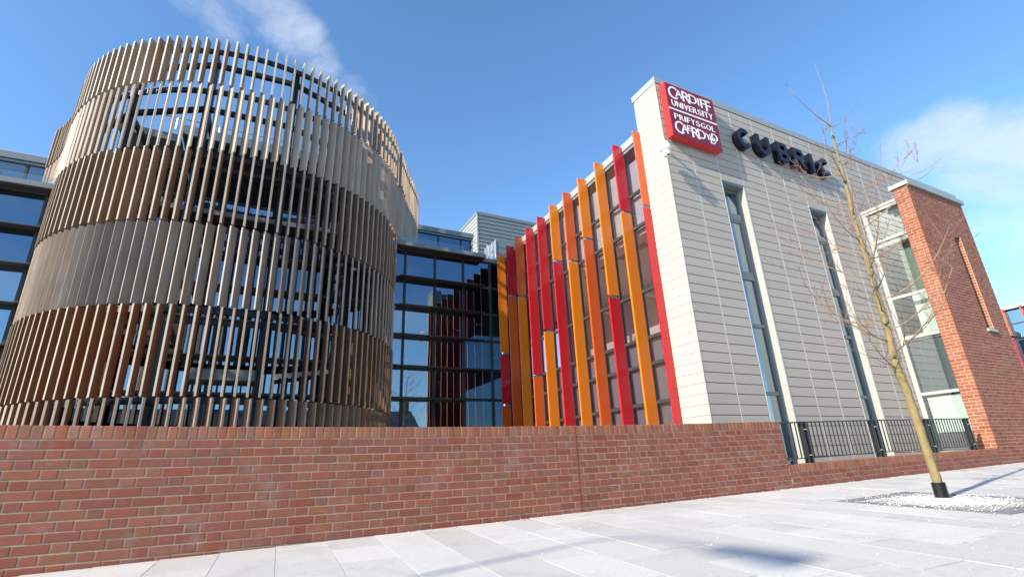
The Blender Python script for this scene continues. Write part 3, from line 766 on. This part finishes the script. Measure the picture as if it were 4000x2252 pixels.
# ------------------------------------------------------------------ raised letters C U B R I C
def arc(cx, cz, rx, rz, a0, a1, n=14):
    return [(cx+rx*math.cos(math.radians(a0+(a1-a0)*i/n)), cz+rz*math.sin(math.radians(a0+(a1-a0)*i/n))) for i in range(n+1)]
def letter_outlines(ch, wd, h, s):
    if ch == 'C':
        rx, rz = wd/2, h/2
        return [arc(rx, rz, rx, rz, 42, 318, 22)+arc(rx, rz, rx-s, rz-s, 313, 47, 22)]
    if ch == 'U':
        r = wd/2
        return [[(0, h)]+arc(r, r, r, r, 180, 360, 14)+[(wd, h), (wd-s, h)]+arc(r, r, r-s, r-s, 360, 180, 14)+[(s, h)]]
    if ch == 'I': return [[(0, 0), (s, 0), (s, h), (0, h)]]
    m = h*.53
    if ch == 'B':
        o = [(0, 0), (wd*.5, 0)]+arc(wd-m/2*1.0, m/2, m/2, m/2, -90, 75, 10)+arc(wd*.94-(h-m)/2, m+(h-m)/2, (h-m)/2, (h-m)/2, -75, 90, 10)+[(0, h)]
        i1 = [(s, s*.8), (wd-m/2, s*.8)]+arc(wd-m/2-.005, m/2, m/2-s, m/2-s*.8, -90, 90, 8)+[(s, m-s*.8)]
        q = (h-m)/2
        i2 = [(s, m+s*.35), (wd*.94-q, m+s*.35)]+arc(wd*.94-q-.005, m+q-.02, q-s*.95, q-s*.6, -90, 90, 8)+[(s, h-s*.85)]
        return [o, i1, i2]
    if ch == 'R':
        q = (h*.56)/2; zc_ = h-q
        o = [(0, 0), (s, 0), (s, h*.40), (wd*.38, h*.40), (wd-s*1.12, 0), (wd, 0), (wd*.70, h*.42)]+arc(wd*.93-q, zc_, q, q, -62, 90, 12)+[(0, h)]
        i = [(s, zc_-q+s*.8), (wd*.93-q, zc_-q+s*.8)]+arc(wd*.93-q, zc_, q-s*.9, q-s*.85, -90, 90, 8)+[(s, h-s*.85)]
        return [o, i]
def raised_letter(ch, x0, wd, lab):
    cu = bpy.data.curves.new('letter', 'CURVE'); cu.dimensions = '2D'; cu.fill_mode = 'BOTH'; cu.extrude = .085; cu.bevel_depth = 0.003
    for pts in letter_outlines(ch, wd, .545, .108):
        sp = cu.splines.new('POLY'); sp.points.add(len(pts)-1); sp.use_cyclic_u = True
        for p, (a, c) in zip(sp.points, pts): p.co = (a, c, 0, 1)
    o = bpy.data.objects.new('letter', cu); C.objects.link(o)
    dg = bpy.context.evaluated_depsgraph_get(); me = bpy.data.meshes.new_from_object(o.evaluated_get(dg))
    bpy.data.objects.remove(o); bpy.data.curves.remove(cu)
    me.name = 'raised_letter'; me.materials.clear(); me.materials.append(LETTER); me.materials.append(LFACE)
    for p in me.polygons: p.material_index = 1 if p.normal.z > .9 else 0
    o = bpy.data.objects.new('raised_letter', me); C.objects.link(o)
    o.location = (x0, FY-.09, 6.925); o.rotation_euler = (math.pi/2, 0, 0)
    tag(o, lab, 'letter', 'black letters on the grey facade')
for ch, x0, wd, lab in [('C', 9.615, .47, 'black raised letter C nearest the red sign, first of its row'), ('U', 10.31, .47, 'black raised letter U on the grey cladding'), ('B', 11.07, .42, 'black raised letter B on the grey cladding'),
                        ('R', 11.70, .45, 'black raised letter R on the grey cladding'), ('I', 12.385, .1, 'black raised letter I, a plain upright bar on the cladding'), ('C', 12.76, .47, 'black raised letter C at the far end, partly behind tree twigs')]:
    raised_letter(ch, x0, wd, lab)

# ------------------------------------------------------------------ dome security camera on the corner
cc = thing('security_camera', 'white dome security camera on the cladding corner beneath red sign', 'camera', (7.09, 6.33, 6.02))
obj('mount_arm', MB().tube([(7.34, 6.56, 6.28), (7.18, 6.42, 6.34), (7.09, 6.33, 6.34), (7.09, 6.33, 6.22)], .03, 8), CCTVW, cc, True)
obj('housing', MB().lathe([(.03, .20), (.075, .17), (.10, .10), (.11, .03), (.115, 0), (.10, -.015)], (7.09, 6.33, 6.06), 20), CCTVW, cc, True)
obj('camera_ball', MB().lathe([(.02, .09), (.06, .075), (.085, .03), (.09, -.01), (.075, -.055), (.045, -.082), (.01, -.09)], (7.09, 6.33, 5.975), 18), CCTVW, cc, True)
obj('lens', MB().lathe([(.028, 0), (.026, -.012)], (7.075, 6.27, 5.91), 12), BLACK, cc)

K = 1.0924
# ------------------------------------------------------------------ glass building behind
AY = 14.65
gbld = thing('glass_building', 'dark blue glazed building with bronze sun louvres and set back top storey', 'building', (0, 15, -.5))
TZ = [6.73, 5.80, 4.87, 3.95, 3.0, 2.06, 1.12, -.6]
MX = [3.95+.985*k for k in range(-16, 4)]+[7.31]
GX0 = MX[0]
for x in MX[:-1]: obj('mullion', MB().box(x-.035, x+.035, AY-.03, AY+.06, -.6, 6.7), DGREY, gbld)
for z in TZ[1:-1]: obj('transom', MB().box(GX0, 7.3, AY-.02, AY+.05, z-.06, z+.02), DGREY, gbld)
for z in TZ[1:-1]:
    for a, c in ((GX0, -4.75), (-3.9, 2.9), (3.72, 6.55)):
        obj('sun_louvre', MB().hexa([(a, AY-.34, z-.075), (c, AY-.34, z-.075), (c, AY-.03, z-.05), (a, AY-.03, z-.05)], [(a, AY-.34, z-.055), (c, AY-.34, z-.055), (c, AY-.03, z-.01), (a, AY-.03, z-.01)]), BRONZE, gbld)
for a, c in zip(MX, MX[1:]):
    for i, (z1, z0) in enumerate(zip(TZ, TZ[1:])):
        obj('pane', MB().box(a+.035, c-.035, AY+.01, AY+.02, z0+.02, z1-.06), GL_S if i in (0, 1) else GL_A, gbld)
obj('ledge', MB().box(GX0, 6.62, AY-.36, AY-.05, 6.74, 6.87).box(GX0, 7.3, AY-.05, 17.4, 6.735, 6.865), LEDGE, gbld)
obj('ledge_soffit', MB().box(GX0, 6.6, AY-.34, AY-.04, 6.715, 6.738), BRONZE, gbld)
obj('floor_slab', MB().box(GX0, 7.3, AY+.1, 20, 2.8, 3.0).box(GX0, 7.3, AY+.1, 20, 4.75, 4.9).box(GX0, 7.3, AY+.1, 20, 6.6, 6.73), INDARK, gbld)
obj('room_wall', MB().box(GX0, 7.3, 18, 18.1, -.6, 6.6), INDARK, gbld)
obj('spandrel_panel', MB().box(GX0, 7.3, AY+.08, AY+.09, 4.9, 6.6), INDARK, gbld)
# top storey, set back
TY = 15.8*K; TX1_ = 6.76*K; TB, TG, TC = 6.87, 8.02*K, 8.28*K
TMX = [(5.44-.87*k)*K for k in range(-1, 22)]
for x in [TX1_-.07]+TMX: obj('top_storey_mullion', MB().box(x-.033, x+.033, TY-.02, TY+.05, TB, TG), DGREY, gbld)
obj('top_storey_frame', MB().box(TX1_-.05, TX1_, TY-.06, TY+.1, TB, TG), WHITE, gbld)
xs = [GX0]+sorted([x for x in TMX if x > GX0+.1])+[TX1_-.06]
for a, c in zip(xs, xs[1:]):
    if c-a > .1: obj('pane', MB().box(a+.03, c-.03, TY+.01, TY+.02, TB, TG), GL_S, gbld)
obj('top_storey_coping', MB().box(GX0, TX1_+.03, TY-.10, 21.5, 8.10*K, TC).box(GX0, TX1_, TY-.06, TY+.1, TG+.002, 8.075*K), MGREY, gbld)
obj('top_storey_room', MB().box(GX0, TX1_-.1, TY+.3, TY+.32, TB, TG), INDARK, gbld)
obj('roof_edge_reveal', MB().box(GX0, TX1_, TY-.04, TY+.1, 8.076*K, 8.099*K), DARK, gbld)
# taller part of the top storey inside the drum, under a projecting canopy
CYF = 13.0*K; GY = 16.0
obj('canopy', MB().box(-2.25*K, 2.75*K, CYF, 17.1, 8.2*K, 8.46*K).box(-3.5*K, -2.26*K, CYF+.05, 17.1, 7.98*K, 8.17*K), MGREY, gbld)
obj('canopy_soffit', MB().box(-2.2*K, 2.7*K, CYF+.06, 17.0, 8.17*K, 8.197*K), DGREY, gbld)
xs = [v*K for v in (-2.9, -2.1, -1.35, -.62, .1, .83, 1.56, 2.3, 3.0)]
for x in xs: obj('upper_mullion', MB().box(x-.03, x+.03, GY-.02, GY+.05, TB, 8.16*K), DGREY, gbld)
obj('transom', MB().box(xs[0], xs[-1], GY-.015, GY+.04, 7.97, 8.03), DGREY, gbld)
for a, c in zip(xs, xs[1:]):
    for z0, z1 in ((6.88, 7.97), (8.03, 8.16*K)): obj('pane', MB().box(a+.03, c-.03, GY+.01, GY+.02, z0, z1), GL_A, gbld)
# glass balustrade along the terrace
for k in range(9):
    a = 3.5+k*1.2-0.0
    if a+1.2 < 6.7: obj('balustrade_pane', MB().box(a, a+1.19, 14.5, 14.512, 6.88, 7.14), GL_R, gbld)
for a in [GX0+1.2*k for k in range(6)]: obj('balustrade_pane', MB().box(a, a+1.19, 14.5, 14.512, 6.88, 7.12), GL_R, gbld)
# roof guard rails
def guard_rail(p, q, h, n, lab):
    t = thing('guard_rail', lab, 'handrail', ((p[0]+q[0])/2, (p[1]+q[1])/2, p[2]), 'galvanised rails along the roof edges')
    obj('rail', MB().tube([(p[0], p[1], p[2]+h), (q[0], q[1], q[2]+h)], .024, 6), GALV, t)
    for i in range(n):
        f = (i+.5)/n if n > 2 else (i*1.0/(max(1, n-1)))
        x, y, z = [p[k]+(q[k]-p[k])*f for k in range(3)]
        obj('upright', MB().tube([(x, y, z-.02), (x, y, z+h-.02)], .026, 6), GALV, t)
guard_rail((GX0, TY+.3, TC), (-5.62*K, TY+.3, TC), .2, 5, 'grey pipe rail on the roof edge left of timber drum')
guard_rail((4.75*K, TY+.3, TC), (6.9*K, TY+.3, TC), .2, 3, 'grey pipe rail on the roof edge right of timber drum')
guard_rail((-2.9*K, 13.25*K, 8.46*K), (2.7*K, 13.25*K, 8.46*K), .36, 6, 'grey pipe rail on the roof edge seen through timber slats')
guard_rail((6.4*K, TY+1.7, TC), (8.1*K, TY+1.7, TC), .55, 2, 'taller grey pipe rail set back beside the roof plant room')

# roof plant room: grey louvre boards
pr = thing('plant_room', 'blue grey louvre clad plant room box on the flat roof', 'plant room', (10.5, 20, 8.3))
PX0, PX1, PY, PZ = 7.95*K, 14.5, 18.0*K, 10.62*K
obj('core', MB().box(PX0+.03, PX1, PY+.03, 25, 7.0, PZ-.02), DARK, pr)
obj('corner_post', MB().box(PX0-.02, PX0+.05, PY-.02, PY+.05, 7.0, PZ-.16), LGREY, pr)
obj('eaves', MB().box(PX0-.03, PX1, PY-.03, 25, PZ-.16, PZ), MGREY, pr)
for k in range(19):
    z = PZ-.165-.2005*k
    obj('louvre_board', MB().hexa([(PX0+.06, PY-.015, z-.182), (PX1, PY-.015, z-.182), (PX1, PY+.03, z-.182), (PX0+.06, PY+.03, z-.182)], [(PX0+.06, PY+.005, z), (PX1, PY+.005, z), (PX1, PY+.03, z), (PX0+.06, PY+.03, z)]), MGREY, pr)
    obj('louvre_board', MB().hexa([(PX0-.015, PY+.06, z-.182), (PX0+.03, PY+.06, z-.182), (PX0+.03, 25, z-.182), (PX0-.015, 25, z-.182)], [(PX0+.005, PY+.06, z), (PX0+.03, PY+.06, z), (PX0+.03, 25, z), (PX0+.005, 25, z)]), LGREY, pr)
guard_rail((9.1*K, PY+.2, PZ), (14.4, PY+.2, PZ), .13, 3, 'low white pipe rail on top of the plant room')
db = thing('duct_housing', 'shiny ribbed metal duct housing in front of the plant room', 'duct', (8.5*K, 16.6*K, 7.7*K))
obj('casing', MB().box(7.97*K, 8.9*K, 16.2*K, 17.2*K, 7.0, 8.5*K), MGREY, db)
for k in range(3): obj('seam', MB().box(7.965*K, 8.905*K, 16.194*K, 16.199*K, (7.6+.28*k)*K, (7.61+.28*k)*K), DARK, db)
for k in range(4): obj('rib', MB().tube([((7.62+.1*k)*K, (16.5-.1*k)*K, 7.0), ((7.62+.1*k)*K, (16.5-.1*k)*K, (8.15+.1*k)*K)], .035, 8), GALV, db, True)
ch = tag(obj('roof_chute', MB().beam((8.3*K, 16.9*K, 8.72*K), (10.2*K, 16.9*K, 8.78*K), .12, .07), LGREY), 'thin horizontal grey flue in front of plant room boards', 'flue')

# ------------------------------------------------------------------ timber screen drum
DC = Vector((-.549, 14.38))*K; DR = 4.025*K
scr = thing('timber_screen', 'large curved drum of upright timber fins in six staggered tiers', 'timber screen', (DC.x, DC.y-3, -.5))
FD, FT = .18, .043
def arcpts(a0, a1, step=2.9):
    out = []; a = a0
    while a <= a1+1e-6:
        u = Vector((math.cos(math.radians(a)), math.sin(math.radians(a)))); out.append((DC+u*(DR-FD/2), a)); a += step
    return out
def wing(pts, sp=.2225):
    pts = [(x*K, y*K) for x, y in pts]
    """points at even spacing along a plan polyline with outward normal angle"""
    out = []; need = .06; 
    for p, q in zip(pts, pts[1:]):
        p, q = Vector(p), Vector(q); d = (q-p); ln = d.length; t = need
        while t <= ln:
            out.append((p+d*(t/ln), d)); t += sp
        need = t-ln
    return out
LW = [(-4.36, 13.28), (-4.52, 13.75), (-4.70, 14.3), (-4.93, 14.9), (-5.2, 15.4), (-5.5, 15.85)]
RWP = [(3.22, 13.0), (3.36, 13.28), (3.56, 13.68), (3.78, 14.1), (4.03, 14.52), (4.27, 14.95), (4.45, 15.35), (4.60, 15.75)]
BANDS = [(9.20*K, 7.985*K, -2, 0), (7.975*K, 6.375*K, 43, 1), (6.365*K, 4.725*K, -4, 2), (4.715*K, 3.055*K, -44, 3), (3.045*K, 1.395*K, -6, 4), (1.385*K, -.62, 28, 5)]
def fin_mesh(h, m, e):
    a, c, k = FD/2, FT/2, .003
    b = MB(); z = h/2
    pr_ = [(-a, -c+k), (-a+k, -c), (a-k, -c), (a, -c+k), (a, c-k), (a-k, c), (-a+k, c), (-a, c-k)]
    b.add([(x, y, -z) for x, y in pr_]+[(x, y, z) for x, y in pr_], [tuple(range(7, -1, -1)), tuple(range(8, 16))]+[(i, (i+1) % 8, 8+(i+1) % 8, 8+i) for i in range(8)])
    me = b.mesh('timber_fin', m); me.materials.append(e)
    for p in me.polygons:
        if p.normal.x > .5: p.material_index = 1
    return area(me, h*FD)
fins = []
for bi, (zt_, zb_, twist, mi) in enumerate(BANDS):
    me = fin_mesh(zt_-zb_-.012, TIM[mi], EDGE if bi < 2 else EDGE2); zm = (zt_+zb_)/2
    A0 = -150.6+.4*bi
    lo, hi = (-164.5, -20) if bi < 2 else (-165, -15)
    a = A0
    while a-2.9 > lo: a -= 2.9
    P = [(p, ang) for p, ang in arcpts(a, hi)]
    if bi < 2:
        for p, d in wing(LW): P.append((p, math.degrees(math.atan2(d.x, -d.y))+180))
        for p, d in wing(RWP): P.append((p, math.degrees(math.atan2(-d.x, d.y))))
    for p, ang in P:
        tw_ = twist+rnd.uniform(-.8, .8)
        mm, zz = me, zm
        fins.append((mm, (p.x, p.y, zz+rnd.uniform(-.004, .004)), Matrix.Rotation(math.radians(ang+tw_), 3, 'Z')))
emit(scr, 'timber_fin', fins, 297, weight=lambda p: 1.0 if Vector((p[0], p[1]-.0)).length < 13.4*K else .35)
def ring(z, r, wd, ht, a0=-166, a1=-14, n=48, ext=False):
    b = MB(); pts = []; z *= K
    if ext: pts += [Vector(p)*K+Vector((.12, 0)) for p in reversed(LW)]; a0, a1 = -162, -22
    pts += [DC+Vector((math.cos(math.radians(a0+(a1-a0)*i/n)), math.sin(math.radians(a0+(a1-a0)*i/n))))*r for i in range(n+1)]
    if ext: pts += [Vector(p)*K+Vector((-.14, .04)) for p in RWP[1:]]
    for p, q in zip(pts, pts[1:]): b.beam((p.x, p.y, z), (q.x, q.y, z), wd, ht)
    return b
for z, ext in ((9.02, True), (7.93, True), (6.33, False), (4.68, False), (3.01, False), (1.35, False)):
    obj('ring_rail', ring(z, DR-FD-.07, .05, .13, ext=ext), STEEL, scr)
PA = [-158, -131.8, -105.4, -79.2, -52, -26]
PR = DR-.41
def pp(a, r=PR): return DC+Vector((math.cos(math.radians(a)), math.sin(math.radians(a))))*r
for a in PA:
    p = pp(a); zt_ = 8.95*K
    b = MB(); u = (p-DC).normalized(); v = Vector((-u.y, u.x))
    q = [p+u*.09+v*.06, p-u*.09+v*.06, p-u*.09-v*.06, p+u*.09-v*.06]
    q = [q[0], q[1], q[2], q[3]]
    b.hexa([(k.x, k.y, -.6) for k in q], [(k.x, k.y, zt_) for k in q]); obj('post', b, STEEL, scr)
    d = MB()
    for z in (9.02, 7.93, 6.33, 4.68, 3.01, 1.35): d.beam((p.x, p.y, z*K), (*(DC+u*(DR-FD-.05)), z*K), .1, .09)
    obj('bracket', d, STEEL, scr)
for z in (8.78, 7.58, 6.15, 4.5, 2.85):
    for a, c in zip(PA, PA[1:]):
        p, q = pp(a), pp(c)
        obj('tie_beam', MB().beam((p.x, p.y, z*K), (q.x, q.y, z*K), .1, .11), STEEL, scr)
for a in PA[1:5]:
    p = pp(a)
    obj('cross_tie', MB().beam((p.x, p.y, 7.52*K), (p.x*.75-.1, TY-.1, 7.45*K), .09, .12), STEEL, scr)
    for z in (6.05, 4.45, 2.8): obj('cross_tie', MB().beam((p.x, p.y, z*K), (p.x, AY-.06, z*K), .09, .12), STEEL, scr)
for p, q in (((.5, 13.0, 2.24), (2.3, 13.2, 2.52)), ((1.75, 13.0, 5.05), (2.6, 13.1, 5.4)), ((-3.3, 12.6, 2.95), (-1.6, 12.8, 3.05))):
    obj('sloping_strut', MB().beam(Vector(p)*K, Vector(q)*K, .05, .11), WHITE, scr)
obj('walkway', MB().box(-1.25*K, .25*K, 13.0*K, AY-.04, 2.12*K, 2.36*K), MGREY, scr)

# ------------------------------------------------------------------ fin wing further right
rw = thing('distant_fin_wing', 'glazed wing with orange and red fins seen beyond the brick tower', 'building', (36, 12, -.4))
RX = 34
obj('coping', MB().box(RX-.05, RX+6, 5.5, 22, 6.56, 6.72), WHITE, rw)
obj('wall', MB().box(RX+.3, RX+6, 5.6, 22, -1, 6.5), PANELD, rw)
for i in range(10):
    y = 7.55+.72*i+.0
    c1, c2, br_ = [(F_RD, F_OR, 4.2), (F_OR, F_RD, 2.9), (F_DO, F_OR, 4.4), (F_DO, F_RD, 3.6), (F_OR, F_RD, 5.16), (F_RD, F_DO, 4.1), (F_OR, F_DO, 5.0), (F_DO, F_RD, 3.0), (F_RD, F_OR, 4.5), (F_OR, F_RD, 3.7)][i]
    obj('fin', MB().box(RX-.3, RX-.01, y-.022, y+.022, br_+.05, 6.62), c1, rw)
    obj('fin', MB().box(RX-.3, RX-.01, y-.022, y+.022, -.6, br_-.05), c2, rw)
    for z1, z0 in zip([6.5]+TR, TR+[-.6]): obj('pane', MB().box(RX+.01, RX+.02, y+.02, y+.7, z0+.03, z1-.03), GL_A, rw)
for z in TR: obj('transom', MB().box(RX-.005, RX+.05, 7, 15.5, z-.03, z+.03), DGREY, rw)
wr = tag(obj('roof_wire_rail', MB().tube([(RX, 22, 7.75), (RX, 5.5, 7.75)], .012, 4).tube([(RX, 9.35, 6.7), (RX, 9.2, 7.75)], .012, 4).tube([(RX, 14.35, 6.7), (RX, 14.2, 7.75)], .012, 4), GALV), 'thin wire rail above the far wing roof edge', 'wire rail')

# ------------------------------------------------------------------ young tree, bare
tree = thing('young_tree', 'slim bare young tree with pale green trunk standing in the gravel pit', 'tree', (7.27, 3.36, gz(7.27, 3.36)))
BARK = mat('bark_olive', (0.215, 0.165, 0.07), 0.8, noise=0.55, nscale=14, stretch=(1, 1, .5), bump=0.8, bscale=60)
TWIG = mat('twig_red_brown', (0.20, 0.115, 0.085), 0.7, noise=0.3, nscale=30)
LIMB = mat('limb_olive_brown', (0.27, 0.20, 0.115), 0.75, noise=0.35, nscale=25, bump=0.4, bscale=80)
TP = [(7.30, 3.35, -.6), (7.28, 3.36, -.2), (7.25, 3.36, .3), (7.22, 3.36, .7), (7.15, 3.36, 1.02), (7.20, 3.36, 1.5), (7.19, 3.36, 1.9), (7.21, 3.36, 2.4), (7.18, 3.36, 3.0), (7.24, 3.36, 3.5), (7.26, 3.36, 3.95), (7.29, 3.36, 4.45), (7.33, 3.36, 4.62)]
TR_ = [.050, .048, .047, .046, .047, .038, .035, .032, .027, .023, .018, .014, .010]
def smooth(pts, rad, k=4):
    P, Rr = [], []
    for i in range(len(pts)-1):
        p0, p1, p2, p3 = [Vector(pts[max(0, min(len(pts)-1, i+j))]) for j in (-1, 0, 1, 2)]
        for s in range(k):
            t = s/k
            P.append(0.5*((2*p1)+(p2-p0)*t+(2*p0-5*p1+4*p2-p3)*t*t+(3*p1-p0-3*p2+p3)*t**3)); Rr.append(rad[i]+(rad[i+1]-rad[i])*t)
    P.append(Vector(pts[-1])); Rr.append(rad[-1]); return P, Rr
P, Rr = smooth(TP, TR_, 9)
Rr = [r*(1+(.16 if i % 5 == 2 else -.03)*rnd.random()) for i, r in enumerate(Rr)]
obj('trunk', MB().tube(P, Rr, 12), BARK, tree, True)
def trunk_at(z):
    for p, q in zip(P, P[1:]):
        if p.z <= z <= q.z: return p+(q-p)*((z-p.z)/max(1e-6, q.z-p.z))
    return P[-1]
def shoot(b, p, d, ln, r, lvl):
    """a twig that bends upwards, with side twigs"""
    n = 7 if lvl == 0 else 5; pts = [p.copy()]; dirs = []
    d = d.normalized()
    for i in range(n):
        up = .20 if lvl == 0 else .14
        d = (d+Vector((rnd.gauss(0, .06), rnd.gauss(0, .06), up*(.4+i/n)+rnd.gauss(0, .04)))).normalized()
        pts.append(pts[-1]+d*(ln/n)); dirs.append(d)
    rad = [max(.0022, r*(1-.8*i/n)) for i in range(n+1)]
    b.tube(pts, rad, 6 if lvl == 0 else 4)
    if lvl < 2:
        for i in range(1, n+1):
            for s in range(rnd.choice((1, 1, 2)) if lvl == 0 else rnd.choice((0, 1, 1))):
                q = dirs[min(i, n)-1]; ax = Vector((rnd.gauss(0, 1), rnd.gauss(0, 1), rnd.gauss(0, .5))).normalized()
                sd = (q*.62+ax*.62); yield (pts[i].copy(), sd, ln*(rnd.uniform(.3, .55) if lvl == 0 else rnd.uniform(.12, .3))*(1-.35*i/n), rad[i]*.6, lvl+1)
for (dx, dy, dz, ln) in ((.16, 0, 1, 1.35), (-.8, .1, .35, .95), (.85, 0, .35, .9), (.5, .4, .5, .85)):
    lb = MB(); tb = MB(); todo = list(shoot(lb, P[-1], Vector((dx, dy, dz)), ln, .0085, 1))
    while todo:
        t = todo.pop(); todo += list(shoot(tb, *t))
    o = obj('branch', lb, LIMB, tree, True)
    if tb.v: obj('twigs', tb, TWIG, o)
limbs = [(.95, 190, 1.35), (1.0, 20, .9), (1.15, 250, 1.5), (1.3, 160, 1.7), (1.45, 335, 1.5), (1.55, 80, 1.3), (1.7, 205, 1.7), (1.85, 300, 1.5), (2.0, 10, 1.5), (2.15, 135, 1.5), (2.3, 230, 1.6), (2.45, 350, 1.4), (2.55, 60, 1.4), (2.7, 175, 1.5), (2.85, 285, 1.3), (3.0, 30, 1.25), (3.1, 215, 1.3), (3.3, 120, 1.1), (3.45, 325, 1.2), (3.65, 195, 1.0), (3.8, 70, .95), (3.95, 10, 1.1), (4.3, 345, .85)]
for z, az, ln in limbs:
    lb = MB(); tb = MB()
    p = trunk_at(z); a = math.radians(az); el = math.radians(rnd.uniform(5, 28))
    d = Vector((math.cos(a)*math.cos(el), math.sin(a)*math.cos(el), math.sin(el)))
    todo = list(shoot(lb, p, d, ln*.86, .0105*(1-.10*z)+.0015, 0))
    while todo:
        t = todo.pop(); todo += list(shoot(tb, *t))
    o = obj('branch', lb, LIMB, tree, True)
    if tb.v: obj('twigs', tb, TWIG, o)
gd = MB(); gx, gy = 7.285, 3.355; z0 = gz(gx, gy); prof = []
for k in range(12): prof += [(.064, .0+.0155*k-.01), (.071, .004+.0155*k-.01), (.071, .009+.0155*k-.01), (.064, .013+.0155*k-.01)]
gd.lathe(prof, (gx, gy, z0), 20)
tag(obj('tree_guard', gd, BLACK), 'black ribbed plastic sleeve round the foot of the young tree', 'tree guard')
tag(obj('tree_tie', MB().lathe([(.026, -.01), (.028, 0), (.026, .01)], (7.29, 3.36, 4.43), 10).beam((7.28, 3.35, 4.43), (7.20, 3.33, 4.42), .012, .02), mat('green_tie', (.02, .25, .12), .5)), 'small green tie near the top of the bare tree', 'plant tie')

# ------------------------------------------------------------------ street behind the camera: lamp and terrace houses (seen in reflections and by the shadow on the pavement)
lx, ly = -15.57, .08
lamp = thing('street_lamp', 'tall swan neck street lamp at the kerb left of the wall', 'street lamp', (lx, ly, gz(lx, ly)))
zl = 9.0
obj('column', MB().tube([(lx, ly, gz(lx, ly)-.1), (lx, ly, 1.2), (lx, ly, 1.25), (lx, ly, zl-.4)], [.07, .07, .042, .028], 10), GALV, lamp, True)
obj('arm', MB().tube([(lx, ly, zl-.4), (lx, ly-.03, zl-.15), (lx, ly-.18, zl+.02), (lx, ly-.5, zl+.06), (lx, ly-.95, zl+.06)], .02, 8), GALV, lamp, True)
obj('lantern', MB().hexa([(lx-.14, ly-1.6, zl+.0), (lx+.14, ly-1.6, zl+.0), (lx+.10, ly-.93, zl+.03), (lx-.10, ly-.93, zl+.03)], [(lx-.10, ly-1.55, zl+.14), (lx+.10, ly-1.55, zl+.14), (lx+.06, ly-.92, zl+.10), (lx-.06, ly-.92, zl+.10)]), MGREY, lamp)
HB = mat('house_brick', (.22, .10, .07), .85, noise=.25, nscale=6)
SLATE = mat('slate_roof', (.055, .058, .068), .6, noise=.3, nscale=9)
HPAINT = mat('house_render', (.55, .52, .46), .8, noise=.1, nscale=2)
def house(x0, x1, y0, y1, eave, ridge, m, lab):
    zg = -1.2
    h = thing('terraced_house', lab, 'house', ((x0+x1)/2, (y0+y1)/2, zg), 'terraced houses across the road')
    obj('walls', MB().box(x0, x1, y0, y1, zg, eave), m, h)
    ym = (y0+y1)/2; b = MB()
    b.add([(x0-.1, y0-.25, eave-.08), (x1+.1, y0-.25, eave-.08), (x1+.1, ym, ridge), (x0-.1, ym, ridge), (x1+.1, y1+.25, eave-.08), (x0-.1, y1+.25, eave-.08)], [(0, 1, 2, 3), (3, 2, 4, 5), (0, 3, 5), (1, 4, 2)])
    rf = obj('roof', b, SLATE, h)
    obj('chimney', MB().box(x1-.9, x1-.2, ym-.3, ym+.3, ridge-.4, ridge+1.0).box(x1-.95, x1-.15, ym-.35, ym+.35, ridge+1.0, ridge+1.1), HB, rf)
    for k in range(3): obj('chimney_pot', MB().lathe([(.09, 0), (.08, .3)], (x1-.75+.2*k, ym, ridge+1.1), 8), HPAINT, rf)
    for (wx, wz) in ((x0+.6, zg+.9), (x0+.6, zg+3.2), (x1-1.9, zg+3.2)):
        f = obj('window', MB().box(wx, wx+1.2, y1-.02, y1+.05, wz, wz+1.3), WHITE, h); obj('pane', MB().box(wx+.08, wx+1.12, y1+.052, y1+.058, wz+.08, wz+1.22), GL_A, f)
    obj('door', MB().box(x1-1.5, x1-.6, y1-.02, y1+.04, zg, zg+2.0), STEEL, h)
for i, (x0, m) in enumerate([(-14, HB), (-8.5, HPAINT), (-3, HB), (2.5, HB), (8, HPAINT), (24, HB), (29.5, HB)]):
    house(x0, x0+5.49, -21, -14, 3.3, 5.3, m, ['brick terraced house at the far left across the road', 'rendered terraced house between two brick ones', 'brick terraced house opposite the timber drum', 'brick terraced house opposite the glazed recess', 'rendered end house beside the gap in the terrace', 'brick terraced house right of the gap', 'brick terraced house at the far right end'][i])

# lift the whole place so that the pavement, not the lens, lies near zero
for o in list(sc.objects):
    if o.parent is None: o.location.z += 0.76
